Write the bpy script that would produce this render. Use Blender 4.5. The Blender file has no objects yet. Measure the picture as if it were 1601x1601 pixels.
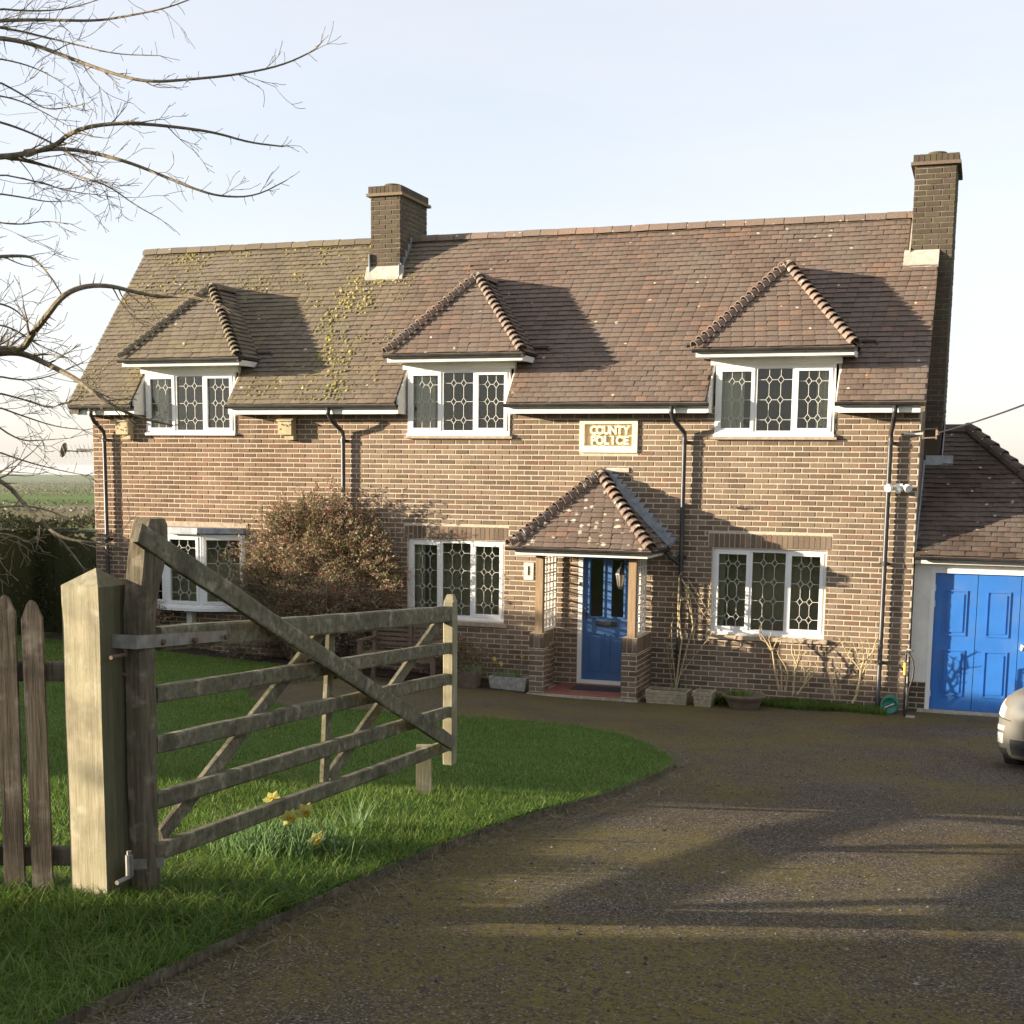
import bpy, bmesh, math, random
import numpy as np
from mathutils import Vector, Matrix, noise, geometry
rnd = random.Random(11)
nrs = np.random.default_rng(5)
R = math.radians
SC = bpy.context.scene
COL = SC.collection

# ------------------------------------------------------------------ camera, sky, sun, exposure
F_PX, PPY, YAW, PITCH, ROLL = 2109.27, 1026.66, -0.3337, -0.1360, 0.0119
CAM = Vector((5.7508, -19.6248, 3.1889))
_fw = Vector((math.sin(YAW)*math.cos(PITCH), math.cos(YAW)*math.cos(PITCH), math.sin(PITCH)))
_r = Vector((math.cos(YAW), -math.sin(YAW), 0)); _u = _r.cross(_fw)
_r2 = math.cos(ROLL)*_r + math.sin(ROLL)*_u; _u2 = -math.sin(ROLL)*_r + math.cos(ROLL)*_u
cam_d = bpy.data.cameras.new('camera'); cam = bpy.data.objects.new('camera', cam_d); COL.objects.link(cam)
m = Matrix((_r2, _u2, -_fw)).transposed().to_4x4(); m.translation = CAM; cam.matrix_world = m
cam_d.sensor_width = 36; cam_d.sensor_fit = 'HORIZONTAL'; cam_d.lens = F_PX/1601*36
cam_d.shift_y = (PPY-800.5)/1601; cam_d.clip_end = 30000; cam_d.clip_start = 0.05
SC.camera = cam

SUN_AZ = R(66.0)      # from the facade normal, towards the left
SUN_EL = R(9.0)
sun_dir = Vector((-math.sin(SUN_AZ)*math.cos(SUN_EL), -math.cos(SUN_AZ)*math.cos(SUN_EL), math.sin(SUN_EL)))  # towards the sun
W = bpy.data.worlds.new('World'); SC.world = W; W.use_nodes = True
wn = W.node_tree.nodes; wl = W.node_tree.links
bgn = wn['Background']; sky = wn.new('ShaderNodeTexSky'); sky.sky_type = 'NISHITA'; sky.sun_disc = False
sky.sun_elevation = SUN_EL; sky.sun_rotation = math.atan2(sun_dir.x, sun_dir.y)
sky.air_density = 1.0; sky.dust_density = 0.9; sky.ozone_density = 2.6; sky.altitude = 100
# thin veil of high cloud, uneven, over the whole sky
tc = wn.new('ShaderNodeTexCoord'); mp = wn.new('ShaderNodeMapping'); mp.inputs['Scale'].default_value = (1.2, 1.2, 5)
cn = wn.new('ShaderNodeTexNoise'); cn.inputs['Scale'].default_value = 1.7; cn.inputs['Detail'].default_value = 6; cn.inputs['Roughness'].default_value = .55
cr = wn.new('ShaderNodeMapRange'); cr.inputs[1].default_value = .38; cr.inputs[2].default_value = .75; cr.inputs[3].default_value = .15; cr.inputs[4].default_value = .45
hsv = wn.new('ShaderNodeHueSaturation'); hsv.inputs['Saturation'].default_value = .12; hsv.inputs['Value'].default_value = 1.25
mx = wn.new('ShaderNodeMixRGB')
wl.new(tc.outputs['Generated'], mp.inputs[0]); wl.new(mp.outputs[0], cn.inputs['Vector']); wl.new(cn.outputs[0], cr.inputs[0])
wl.new(sky.outputs[0], hsv.inputs['Color']); wl.new(cr.outputs[0], mx.inputs[0]); wl.new(sky.outputs[0], mx.inputs[1]); wl.new(hsv.outputs[0], mx.inputs[2])
gm = wn.new('ShaderNodeGamma'); gm.inputs[1].default_value = .42; tn = wn.new('ShaderNodeMixRGB'); tn.blend_type = 'MULTIPLY'; tn.inputs[0].default_value = 1; tn.inputs[2].default_value = (1.012,.958,.965,1)
wl.new(mx.outputs[0], gm.inputs[0]); wl.new(gm.outputs[0], tn.inputs[1]); hs2 = wn.new('ShaderNodeHueSaturation'); hs2.inputs['Saturation'].default_value = .85; wl.new(tn.outputs[0], hs2.inputs['Color']); wl.new(hs2.outputs[0], bgn.inputs[0]); bgn.inputs[1].default_value = 0.148
sl = bpy.data.lights.new('sun', 'SUN'); so = bpy.data.objects.new('sun', sl); COL.objects.link(so)
sl.energy = 3.25; sl.angle = R(0.6); sl.color = (1.0, .87, .67)
so.rotation_euler = sun_dir.to_track_quat('Z', 'Y').to_euler(); so.location = (-20, -20, 20)
SC.view_settings.view_transform = 'Standard'; SC.view_settings.look = 'None'
SC.view_settings.exposure = 2.2; SC.view_settings.gamma = 1.0

# ------------------------------------------------------------------ photo pixel helpers
def ray(x, y): return (_fw*F_PX + _r2*(x-800.5) - _u2*(y-PPY))
def atY(x, y, Y):
    d = ray(x, y); return CAM + d*((Y-CAM.y)/d.y)
def atD(x, y, D): return CAM + ray(x, y)*(D/F_PX)
def px_size(P):   # pixels per metre at a world point
    return F_PX/max(.3, (Vector(P)-CAM).dot(_fw))
def inframe(P):
    d = Vector(P)-CAM; z = d.dot(_fw)
    if z < .3: return False
    x = 800.5+F_PX*d.dot(_r2)/z; y = PPY-F_PX*d.dot(_u2)/z
    return 0 < x < 1601 and 0 < y < 1601
GY = [-60, -22, -19, -15, -11.4, -1, .5, 6, 15, 40]
GZ = [1.9, 1.64, 1.56, 1.325, 1.01, -.08, -.12, -.3, -1.0, -4.0]
def gz(X, Y): return float(np.interp(Y, GY, GZ)) + .04*min(max(-X, 0), 10)
def ground_px(x, y):
    d = ray(x, y)/F_PX; t = 1.
    while t < 60:
        q = CAM+d*t
        if q.z < gz(q.x, q.y): return q
        t += .02
    return q

# ------------------------------------------------------------------ mesh helpers
class MB:
    def __init__(s): s.v = []; s.f = []; s.mi = []
    def add(s, vs, fs, mi=0):
        n = len(s.v); s.v.extend([tuple(v) for v in vs]); s.f.extend([tuple(i+n for i in f) for f in fs]); s.mi.extend([mi]*len(fs)); return s
    def hexa(s, p, mi=0):   # 8 points: bottom ring 0-3, top ring 4-7
        return s.add(p, [(3,2,1,0),(4,5,6,7),(0,1,5,4),(1,2,6,5),(2,3,7,6),(3,0,4,7)], mi)
    def box(s, x0, x1, y0, y1, z0, z1, mi=0):
        return s.hexa([(x0,y0,z0),(x1,y0,z0),(x1,y1,z0),(x0,y1,z0),(x0,y0,z1),(x1,y0,z1),(x1,y1,z1),(x0,y1,z1)], mi)
    def fbox(s, o, U, V, N, u0, u1, v0, v1, n0, n1, mi=0):   # box in a local frame
        o = Vector(o); P = []
        for n in (n0, n1):
            for (u, v) in ((u0,v0),(u1,v0),(u1,v1),(u0,v1)): P.append(o+U*u+V*v+N*n)
        return s.hexa(P, mi)
    def beam(s, a, b, w, h, up=(0,0,1), mi=0, taper=1.0):
        a = Vector(a); b = Vector(b); d = (b-a).normalized(); up = Vector(up)
        sd = d.cross(up)
        if sd.length < 1e-4: sd = d.cross(Vector((0,1,0)))
        sd.normalize(); up = sd.cross(d).normalized()
        P = []
        for p, k in ((a, 1), (b, taper)):
            for (i, j) in ((-1,-1),(1,-1),(1,1),(-1,1)): P.append(p+sd*(w*k*i/2)+up*(h*k*j/2))
        return s.hexa(P, mi)
    def tube(s, pts, rad, n=6, cap=True, mi=0):
        pts = [Vector(p) for p in pts]
        if not hasattr(rad, '__len__'): rad = [rad]*len(pts)
        base = len(s.v); pv = None
        for i, p in enumerate(pts):
            d = (pts[min(i+1, len(pts)-1)]-pts[max(i-1, 0)])
            if d.length < 1e-9: d = Vector((0,0,1))
            d.normalize()
            if pv is None:
                a = d.cross(Vector((0,0,1)))
                if a.length < .05: a = d.cross(Vector((1,0,0)))
            else:
                a = pv - d*pv.dot(d)
                if a.length < 1e-5: a = d.cross(Vector((0,1,0)))
            a.normalize(); pv = a; b = d.cross(a)
            for k in range(n):
                t = 2*math.pi*k/n; s.v.append(tuple(p+(a*math.cos(t)+b*math.sin(t))*rad[i]))
        for i in range(len(pts)-1):
            for k in range(n):
                k2 = (k+1) % n
                s.f.append((base+i*n+k, base+i*n+k2, base+(i+1)*n+k2, base+(i+1)*n+k)); s.mi.append(mi)
        if cap:
            s.f.append(tuple(base+k for k in reversed(range(n)))); s.mi.append(mi)
            s.f.append(tuple(base+(len(pts)-1)*n+k for k in range(n))); s.mi.append(mi)
        return s
    def lathe(s, c, prof, n=14, axis=(0,0,1), mi=0):
        ax = Vector(axis).normalized(); a = ax.cross(Vector((1,0,0)))
        if a.length < .1: a = ax.cross(Vector((0,1,0)))
        a.normalize(); b = ax.cross(a); c = Vector(c); base = len(s.v)
        for (r, h) in prof:
            for k in range(n):
                t = 2*math.pi*k/n; s.v.append(tuple(c+ax*h+(a*math.cos(t)+b*math.sin(t))*r))
        for i in range(len(prof)-1):
            for k in range(n):
                k2 = (k+1) % n; s.f.append((base+i*n+k, base+i*n+k2, base+(i+1)*n+k2, base+(i+1)*n+k)); s.mi.append(mi)
        return s
    def prism(s, poly, ext, mi=0):   # polygon of 3D points extruded by a vector
        poly = [Vector(p) for p in poly]; e = Vector(ext); n = len(poly)
        fs = [tuple(reversed(range(n))), tuple(range(n, 2*n))] + [(i, (i+1) % n, n+(i+1) % n, n+i) for i in range(n)]
        return s.add(poly+[p+e for p in poly], fs, mi)

def wpos(o):
    p = Vector((0,0,0))
    while o is not None: p = p+o.location; o = o.parent
    return p
def tagk(o, label=None, cat=None, group=None, kind=None):
    if label: o['label'] = label
    if cat: o['category'] = cat
    if group: o['group'] = group
    if kind: o['kind'] = kind
    return o
def empty(name, loc, label, cat, group=None):
    o = bpy.data.objects.new(name, None); COL.objects.link(o); o.location = loc; o.empty_display_size = .2
    return tagk(o, label, cat, group)
def mesh_obj(name, mb, mats, parent=None, smooth=False, base=None, kind=None, label=None, cat=None, group=None):
    off = wpos(parent) if parent else (Vector(base) if base else Vector((0,0,0)))
    me = bpy.data.meshes.new(name)
    V = np.array(mb.v, float).reshape(-1, 3) - np.array(off)
    me.from_pydata(V.tolist(), [], mb.f)
    if not isinstance(mats, (list, tuple)): mats = [mats]
    for mm in mats: me.materials.append(mm)
    if len(mats) > 1: me.polygons.foreach_set('material_index', mb.mi)
    if smooth: me.polygons.foreach_set('use_smooth', [True]*len(me.polygons))
    bm = bmesh.new(); bm.from_mesh(me); bmesh.ops.recalc_face_normals(bm, faces=bm.faces); bm.to_mesh(me); bm.free()
    o = bpy.data.objects.new(name, me); COL.objects.link(o)
    if parent: o.parent = parent
    else: o.location = off
    return tagk(o, label, cat, group, kind)
def np_mesh(name, V, F, mat, parent=None, base=(0,0,0), smooth=False, **kw):   # V (n,3), F (m,k) arrays
    off = wpos(parent) if parent else Vector(base)
    me = bpy.data.meshes.new(name); V = np.asarray(V, np.float32)-np.array(off, np.float32); F = np.asarray(F, np.int32); k = F.shape[1]
    me.vertices.add(len(V)); me.vertices.foreach_set('co', V.ravel())
    me.loops.add(F.size); me.loops.foreach_set('vertex_index', F.ravel())
    me.polygons.add(len(F)); me.polygons.foreach_set('loop_start', np.arange(0, F.size, k, dtype=np.int32))
    if smooth: me.polygons.foreach_set('use_smooth', np.ones(len(F), bool))
    me.materials.append(mat); me.update(calc_edges=True); me.validate()
    o = bpy.data.objects.new(name, me); COL.objects.link(o)
    if parent: o.parent = parent
    else: o.location = off
    return tagk(o, **kw)

# ------------------------------------------------------------------ materials
def new_mat(name):
    M = bpy.data.materials.new(name); M.use_nodes = True; nt = M.node_tree
    return M, nt, nt.nodes, nt.links, nt.nodes['Principled BSDF']
def N(nd, t, **kw):
    n = nd.new(t)
    for k, v in kw.items():
        if k in n.inputs: n.inputs[k].default_value = v
        else: setattr(n, k, v)
    return n
def ramp(nd, stops, interp='LINEAR'):
    n = nd.new('ShaderNodeValToRGB'); n.color_ramp.interpolation = interp; e = n.color_ramp.elements
    while len(e) < len(stops): e.new(.5)
    for el, (p, c) in zip(e, stops): el.position = p; el.color = (*c, 1)
    return n
def rnd_value(nd, lk):   # a random number for each piece, joined or single
    oi = nd.new('ShaderNodeObjectInfo'); ge = nd.new('ShaderNodeNewGeometry')
    a = N(nd, 'ShaderNodeMath', operation='ADD'); f = N(nd, 'ShaderNodeMath', operation='FRACT')
    lk.new(oi.outputs['Random'], a.inputs[0]); lk.new(ge.outputs['Random Per Island'], a.inputs[1]); lk.new(a.outputs[0], f.inputs[0])
    return f.outputs[0], ge.outputs['Position']
def mixc(nd, lk, fac, a, b, mode='MIX'):
    n = nd.new('ShaderNodeMixRGB'); n.blend_type = mode
    for i, v in ((0, fac), (1, a), (2, b)):
        if isinstance(v, (int, float)): n.inputs[i].default_value = v
        elif isinstance(v, tuple): n.inputs[i].default_value = (*v, 1)
        else: lk.new(v, n.inputs[i])
    return n.outputs[0]
def noisef(nd, lk, pos, scale, detail=4, lo=.35, hi=.65, rough=.6, vec_scale=None):
    src = pos
    if vec_scale:
        mpn = nd.new('ShaderNodeMapping'); mpn.inputs['Scale'].default_value = vec_scale; lk.new(pos, mpn.inputs[0]); src = mpn.outputs[0]
    n = N(nd, 'ShaderNodeTexNoise', Scale=scale, Detail=detail, Roughness=rough); lk.new(src, n.inputs['Vector'])
    r = nd.new('ShaderNodeMapRange'); r.inputs[1].default_value = lo; r.inputs[2].default_value = hi; lk.new(n.outputs[0], r.inputs[0])
    return r.outputs[0], n.outputs[0]
def bump(nd, lk, bs, h, strength=.3, dist=.01):
    b = N(nd, 'ShaderNodeBump', Strength=strength, Distance=dist); lk.new(h, b.inputs['Height']); lk.new(b.outputs[0], bs.inputs['Normal'])
def plain(name, c, rough=.6, var=.15, scale=12, metallic=0, bmp=.1, dirt=None, dirt_amt=.5, stretch=None, spec=.5):
    M, nt, nd, lk, bs = new_mat(name)
    r, pos = rnd_value(nd, lk)
    f, raw = noisef(nd, lk, pos, scale, 5, vec_scale=stretch)
    col = mixc(nd, lk, f, tuple(x*(1-var) for x in c), tuple(min(1, x*(1+var)) for x in c))
    if dirt:
        g, _ = noisef(nd, lk, pos, 2.7, 6, .48, .72); s = N(nd, 'ShaderNodeMath', operation='MULTIPLY'); lk.new(g, s.inputs[0]); s.inputs[1].default_value = dirt_amt
        col = mixc(nd, lk, s.outputs[0], col, dirt)
    lk.new(col, bs.inputs['Base Color']); bs.inputs['Roughness'].default_value = rough; bs.inputs['Metallic'].default_value = metallic
    bs.inputs['Specular IOR Level'].default_value = spec
    if bmp: bump(nd, lk, bs, raw, bmp, .01)
    return M

def brick_mat(name, stops, soot=0.):
    M, nt, nd, lk, bs = new_mat(name)
    r, pos = rnd_value(nd, lk)
    rp = ramp(nd, stops); lk.new(r, rp.inputs[0])
    f, raw = noisef(nd, lk, pos, 38, 5)
    c = mixc(nd, lk, f, rp.outputs[0], (.10,.055,.035)); 
    c = mixc(nd, lk, .72, c, rp.outputs[0])
    # redder, less weathered bricks on the left-hand part
    sx = nd.new('ShaderNodeSeparateXYZ'); lk.new(pos, sx.inputs[0])
    mr = nd.new('ShaderNodeMapRange'); mr.inputs[1].default_value = -2.6; mr.inputs[2].default_value = -6; lk.new(sx.outputs[0], mr.inputs[0])
    c = mixc(nd, lk, mr.outputs[0], c, mixc(nd, lk, 1.0, c, (1.04,.90,.84), 'MULTIPLY'))
    g, _ = noisef(nd, lk, pos, .8, 6, .42, .75, .65, (1.3,1,.55))
    c = mixc(nd, lk, g, c, mixc(nd, lk, 1.0, c, (.66,.64,.62), 'MULTIPLY'))
    gw, _ = noisef(nd, lk, pos, 2.2, 6, .58, .8, .7, (1,1,.4)); c = mixc(nd, lk, gw, c, mixc(nd, lk, .35, c, (.50,.44,.36)))
    if soot:
        c = mixc(nd, lk, soot, c, (.065,.056,.046))
        g2, _ = noisef(nd, lk, pos, 5, 5, .5, .7); c = mixc(nd, lk, g2, c, (.10,.092,.045))
    lk.new(c, bs.inputs['Base Color']); bs.inputs['Roughness'].default_value = .9; bs.inputs['Specular IOR Level'].default_value = .2
    bump(nd, lk, bs, raw, .35, .006)
    return M
def tile_mat(name, gray=False, lichen=.1, dark=1.0, big=False):
    M, nt, nd, lk, bs = new_mat(name)
    r, pos = rnd_value(nd, lk)
    red = ramp(nd, [(0,(.148*dark,.106*dark,.084*dark)),(.35,(.172*dark,.124*dark,.098*dark)),(.7,(.190*dark,.137*dark,.107*dark)),(.92,(.215*dark,.145*dark,.108*dark)),(1,(.25*dark,.152*dark,.107*dark))])
    lk.new(r, red.inputs[0])
    gry = ramp(nd, [(0,(.15,.122,.085)),(.5,(.185,.15,.103)),(1,(.22,.178,.12))]); lk.new(r, gry.inputs[0])
    sx = nd.new('ShaderNodeSeparateXYZ'); lk.new(pos, sx.inputs[0])
    nf, _ = noisef(nd, lk, pos, .9, 4, .3, .7)
    md = N(nd, 'ShaderNodeMath', operation='MULTIPLY_ADD'); lk.new(nf, md.inputs[0]); md.inputs[1].default_value = 1.6; lk.new(sx.outputs[0], md.inputs[2])
    mr = nd.new('ShaderNodeMapRange'); mr.inputs[1].default_value = -1.6; mr.inputs[2].default_value = -3.6; lk.new(md.outputs[0], mr.inputs[0])
    c = mixc(nd, lk, 1.0 if gray else mr.outputs[0], red.outputs[0], gry.outputs[0])
    ly, _ = noisef(nd, lk, pos, 2.4, 7, .50, .66, .7); lz = N(nd, 'ShaderNodeMath', operation='MULTIPLY'); lk.new(ly, lz.inputs[0]); lk.new(mr.outputs[0], lz.inputs[1]); lz2 = N(nd, 'ShaderNodeMath', operation='MULTIPLY'); lk.new(lz.outputs[0], lz2.inputs[0]); lz2.inputs[1].default_value = .34; c = mixc(nd, lk, lz2.outputs[0], c, (.27,.225,.085))
    # broad weathering: browner and greyer areas
    g, _ = noisef(nd, lk, pos, 1.1, 5, .42, .62); c = mixc(nd, lk, g, c, mixc(nd, lk, .55, c, (.20,.165,.135)))
    f, raw = noisef(nd, lk, pos, 45, 5); c = mixc(nd, lk, f, c, mixc(nd, lk, 1.0, c, (.74,.72,.7), 'MULTIPLY'))
    # pale lichen rosettes
    vo = N(nd, 'ShaderNodeTexVoronoi', Scale=9.0); lk.new(pos, vo.inputs['Vector'])
    wv, wr = noisef(nd, lk, pos, 30, 3, .3, .7)
    ad = N(nd, 'ShaderNodeMath', operation='MULTIPLY_ADD'); lk.new(wv, ad.inputs[0]); ad.inputs[1].default_value = .22; lk.new(vo.outputs['Distance'], ad.inputs[2])
    sep = nd.new('ShaderNodeSeparateXYZ'); lk.new(vo.outputs['Color'], sep.inputs[0])
    th = N(nd, 'ShaderNodeMath', operation='LESS_THAN'); lk.new(sep.outputs[0], th.inputs[0]); th.inputs[1].default_value = lichen
    lt = nd.new('ShaderNodeMapRange'); lt.inputs[1].default_value = .45 if big else .34; lt.inputs[2].default_value = .33 if big else .24; lk.new(ad.outputs[0], lt.inputs[0])
    mu = N(nd, 'ShaderNodeMath', operation='MULTIPLY'); lk.new(th.outputs[0], mu.inputs[0]); lk.new(lt.outputs[0], mu.inputs[1])
    c = mixc(nd, lk, mu.outputs[0], c, (.55,.50,.38))
    lk.new(c, bs.inputs['Base Color']); bs.inputs['Roughness'].default_value = .85; bs.inputs['Specular IOR Level'].default_value = .25
    bump(nd, lk, bs, raw, .4, .006)
    return M
def wood_mat(name, c1, c2, grain=(30,30,2.2), rough=.85, green=None, green_amt=.4, speck=0.):
    M, nt, nd, lk, bs = new_mat(name)
    r, pos = rnd_value(nd, lk)
    f, raw = noisef(nd, lk, pos, 2.0, 7, .35, .65, .7, grain)
    c = mixc(nd, lk, f, c1, c2)
    g, r2 = noisef(nd, lk, pos, 7, 6, .4, .68); 
    if green:
        s = N(nd, 'ShaderNodeMath', operation='MULTIPLY'); lk.new(g, s.inputs[0]); s.inputs[1].default_value = green_amt; c = mixc(nd, lk, s.outputs[0], c, green)
    if speck:
        ge, _ = noisef(nd, lk, pos, 11, 5, .55, .70); s2 = N(nd, 'ShaderNodeMath', operation='MULTIPLY'); lk.new(ge, s2.inputs[0]); s2.inputs[1].default_value = speck; c = mixc(nd, lk, s2.outputs[0], c, tuple(min(.5, x*1.5+.05) for x in c2))
        dk, _ = noisef(nd, lk, pos, 4, 5, .5, .66); s3 = N(nd, 'ShaderNodeMath', operation='MULTIPLY'); lk.new(dk, s3.inputs[0]); s3.inputs[1].default_value = .6; c = mixc(nd, lk, s3.outputs[0], c, tuple(x*.55 for x in c1))
    lk.new(c, bs.inputs['Base Color']); bs.inputs['Roughness'].default_value = rough; bs.inputs['Specular IOR Level'].default_value = .2
    bump(nd, lk, bs, raw, .55, .008)
    return M
def leaf_mat(name, stops, trans=.35, rough=.55):
    M, nt, nd, lk, bs = new_mat(name)
    r, pos = rnd_value(nd, lk); rp = ramp(nd, stops); lk.new(r, rp.inputs[0])
    g, _ = noisef(nd, lk, pos, 1.1, 6, .35, .65); c = mixc(nd, lk, g, rp.outputs[0], mixc(nd, lk, 1.0, rp.outputs[0], (.66,.72,.55), 'MULTIPLY'))
    lk.new(c, bs.inputs['Base Color']); bs.inputs['Roughness'].default_value = rough; bs.inputs['Specular IOR Level'].default_value = .3
    tr = nd.new('ShaderNodeBsdfTranslucent'); lk.new(c, tr.inputs['Color'])
    ms = nd.new('ShaderNodeMixShader'); ms.inputs[0].default_value = trans
    lk.new(bs.outputs[0], ms.inputs[1]); lk.new(tr.outputs[0], ms.inputs[2]); lk.new(ms.outputs[0], nd['Material Output'].inputs[0])
    return M

MT = {}
MT['brick'] = brick_mat('brick', [(0,(.145,.107,.076)),(.3,(.188,.140,.099)),(.6,(.225,.169,.120)),(.88,(.262,.20,.143)),(.96,(.235,.15,.105)),(1,(.20,.12,.088))])
MT['brick_dark'] = brick_mat('brick_sooty', [(0,(.09,.068,.048)),(.5,(.12,.09,.062)),(1,(.155,.115,.08))], .45)
MT['mortar'] = plain('mortar', (.52,.435,.33), .95, .12, 20, bmp=.2, dirt=(.46,.36,.25), dirt_amt=.45, spec=.1)
MT['mortar_dark'] = plain('mortar_weathered', (.15,.125,.095), .95, .3, 14, bmp=.2, spec=.1, dirt=(.30,.26,.19), dirt_amt=.8)
MT['tile'] = tile_mat('clay_tile', lichen=.05)
MT['tile_porch'] = tile_mat('clay_tile_lichen', lichen=.5, big=True)
MT['tile_garage'] = tile_mat('clay_tile_garage', lichen=.16, dark=.55)
MT['hip'] = tile_mat('clay_hip_tile', lichen=.28, dark=1.35)
MT['white'] = plain('white_upvc', (.80,.79,.76), .35, .03, 3, bmp=0, dirt=(.62,.58,.5), dirt_amt=.22)
MT['whitepaint'] = plain('white_paint', (.78,.76,.70), .6, .05, 6, bmp=.05, dirt=(.5,.44,.34), dirt_amt=.4)
MT['black'] = plain('black_gutter', (.022,.021,.022), .45, .3, 8, bmp=.05, dirt=(.10,.09,.075), dirt_amt=.5)
MT['lead'] = plain('lead_flashing', (.30,.32,.35), .55, .25, 9, metallic=.3, bmp=.2, dirt=(.5,.5,.48), dirt_amt=.4)
MT['came'] = plain('lead_came', (.62,.60,.54), .5, .1, 10, bmp=0)
MT['flaunch'] = plain('lime_mortar_flashing', (.44,.41,.34), .9, .15, 12, bmp=.3, dirt=(.3,.27,.2), dirt_amt=.6)
MT['soffit'] = plain('soffit_board', (.17,.12,.085), .8, .15, 6)
MT['stone'] = plain('stone_sill', (.36,.28,.20), .9, .2, 16, bmp=.3)
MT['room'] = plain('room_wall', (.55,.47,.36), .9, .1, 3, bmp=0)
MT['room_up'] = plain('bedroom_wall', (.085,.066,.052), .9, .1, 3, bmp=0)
MT['curtain'] = plain('curtain', (.66,.62,.50), .9, .08, 8, bmp=.1)
MT['redcurtain'] = plain('red_curtain', (.22,.06,.05), .9, .1, 8, bmp=.1)
MT['door'] = plain('blue_door_paint', (.050,.125,.30), .42, .06, 3, bmp=.008, dirt=(.10,.14,.22), dirt_amt=.35)
MT['garage_door'] = plain('blue_garage_paint', (.030,.155,.49), .40, .06, 3, bmp=.008, dirt=(.10,.19,.40), dirt_amt=.5)
MT['oak'] = wood_mat('oak_post', (.27,.18,.105), (.36,.25,.15), (16,16,1.6), .75)
MT['oldwood'] = wood_mat('weathered_gate_wood', (.092,.08,.053), (.24,.21,.145), (14,14,14), .92, (.11,.11,.05), .5, .7)
MT['stilewood'] = wood_mat('weathered_stile_wood', (.075,.055,.038), (.19,.155,.105), (26,26,1.8), .92, (.11,.11,.055), .4, .6)
MT['picket'] = wood_mat('weathered_picket', (.07,.052,.038), (.19,.15,.11), (30,30,1.6), .92, (.09,.09,.05), .3, .5)
MT['newpost'] = wood_mat('new_softwood_post', (.27,.23,.15), (.39,.335,.22), (22,22,1.3), .85, (.20,.19,.11), .6, .35)
MT['steel'] = plain('galvanised_steel', (.24,.225,.20), .6, .25, 14, metallic=.5, dirt=(.22,.15,.09), dirt_amt=.6)
MT['rust'] = plain('rusty_iron', (.12,.07,.045), .8, .3, 20)
MT['sign'] = plain('cream_sign_stone', (.80,.73,.52), .75, .04, 6, bmp=.05)
MT['signback'] = plain('sign_recess_shaded', (.60,.47,.30), .8, .06, 8, bmp=.05)  # shade in the recess behind the letters is put into this browner colour
MT['bench'] = wood_mat('bench_wood', (.11,.075,.05), (.19,.14,.10), (4,30,30), .8)
MT['birdbox'] = wood_mat('bird_box_wood', (.42,.33,.19), (.55,.45,.28), (8,8,8), .8, (.2,.17,.1), .4)
MT['soil'] = plain('soil', (.055,.040,.028), .95, .35, 9, bmp=.8, spec=.1)
MT['terracotta'] = plain('red_quarry_tile', (.27,.105,.07), .6, .15, 8)
MT['concrete'] = plain('concrete_step', (.42,.37,.29), .9, .2, 14, bmp=.3, dirt=(.15,.13,.08), dirt_amt=.6)
MT['bark'] = wood_mat('bark_twig', (.10,.078,.055), (.24,.195,.13), (12,12,12), .9)
MT['rosewood'] = wood_mat('rose_stem', (.36,.27,.14), (.52,.42,.24), (12,12,12), .8)
MT['tyre'] = plain('tyre_rubber', (.022,.021,.02), .85, .2, 30, dirt=(.10,.09,.07), dirt_amt=.5)
MT['carpaint'] = plain('silver_car_paint', (.34,.32,.28), .32, .05, 3, metallic=.6, bmp=0, dirt=(.42,.38,.30), dirt_amt=.4)
MT['carblack'] = plain('car_black_plastic', (.03,.03,.03), .55, .1, 10)
MT['carglass'] = plain('car_glass', (.02,.025,.03), .06, .05, 3, bmp=0)
MT['lens'] = plain('lamp_lens', (.72,.70,.64), .12, .1, 10, bmp=0)
MT['amber'] = plain('amber_lens', (.65,.27,.08), .2, .1, 10, bmp=0)
MT['greenplastic'] = plain('green_plastic', (.03,.19,.13), .4, .1, 10, bmp=0)
MT['yellow'] = plain('yellow_plastic', (.7,.45,.06), .5, .1, 10, bmp=0)
MT['petal'] = leaf_mat('daffodil_petal', [(0,(.82,.68,.22)),(1,(.88,.78,.40))], .4)
MT['trumpet'] = leaf_mat('daffodil_trumpet', [(0,(.80,.56,.08)),(1,(.82,.6,.12))], .35)
MT['grass'] = leaf_mat('grass_blades', [(0,(.088,.155,.025)),(.45,(.145,.24,.040)),(.82,(.20,.30,.060)),(.93,(.27,.30,.09)),(1,(.36,.31,.16))], .5)
MT['daffleaf'] = leaf_mat('daffodil_leaf', [(0,(.15,.25,.10)),(1,(.26,.37,.18))], .45)
MT['shrub'] = leaf_mat('shrub_leaf', [(0,(.16,.165,.085)),(.2,(.26,.27,.15)),(.4,(.40,.31,.21)),(.6,(.40,.16,.13)),(.72,(.25,.22,.13)),(.85,(.46,.35,.26)),(.93,(.36,.14,.12)),(1,(.46,.12,.11))], .35)
MT['hedge'] = leaf_mat('hedge_leaf', [(0,(.05,.06,.025)),(.6,(.085,.09,.038)),(1,(.14,.12,.06))], .25)
MT['moss'] = leaf_mat('moss', [(0,(.13,.105,.05)),(.35,(.19,.155,.07)),(.6,(.25,.20,.075)),(.85,(.32,.26,.08)),(1,(.42,.34,.07))], .0, .95)
MT['litter'] = leaf_mat('dead_grass', [(0,(.10,.07,.04)),(.6,(.18,.135,.08)),(1,(.30,.25,.16))], .1)
MT['lantern_glass'] = plain('lantern_glass', (.30,.28,.24), .15, .2, 20, bmp=0)
MT['dishgrey'] = plain('dish_grey', (.11,.11,.115), .6, .1, 8)
MT['whitefit'] = plain('white_plastic', (.75,.74,.70), .4, .04, 6, bmp=0)

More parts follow.
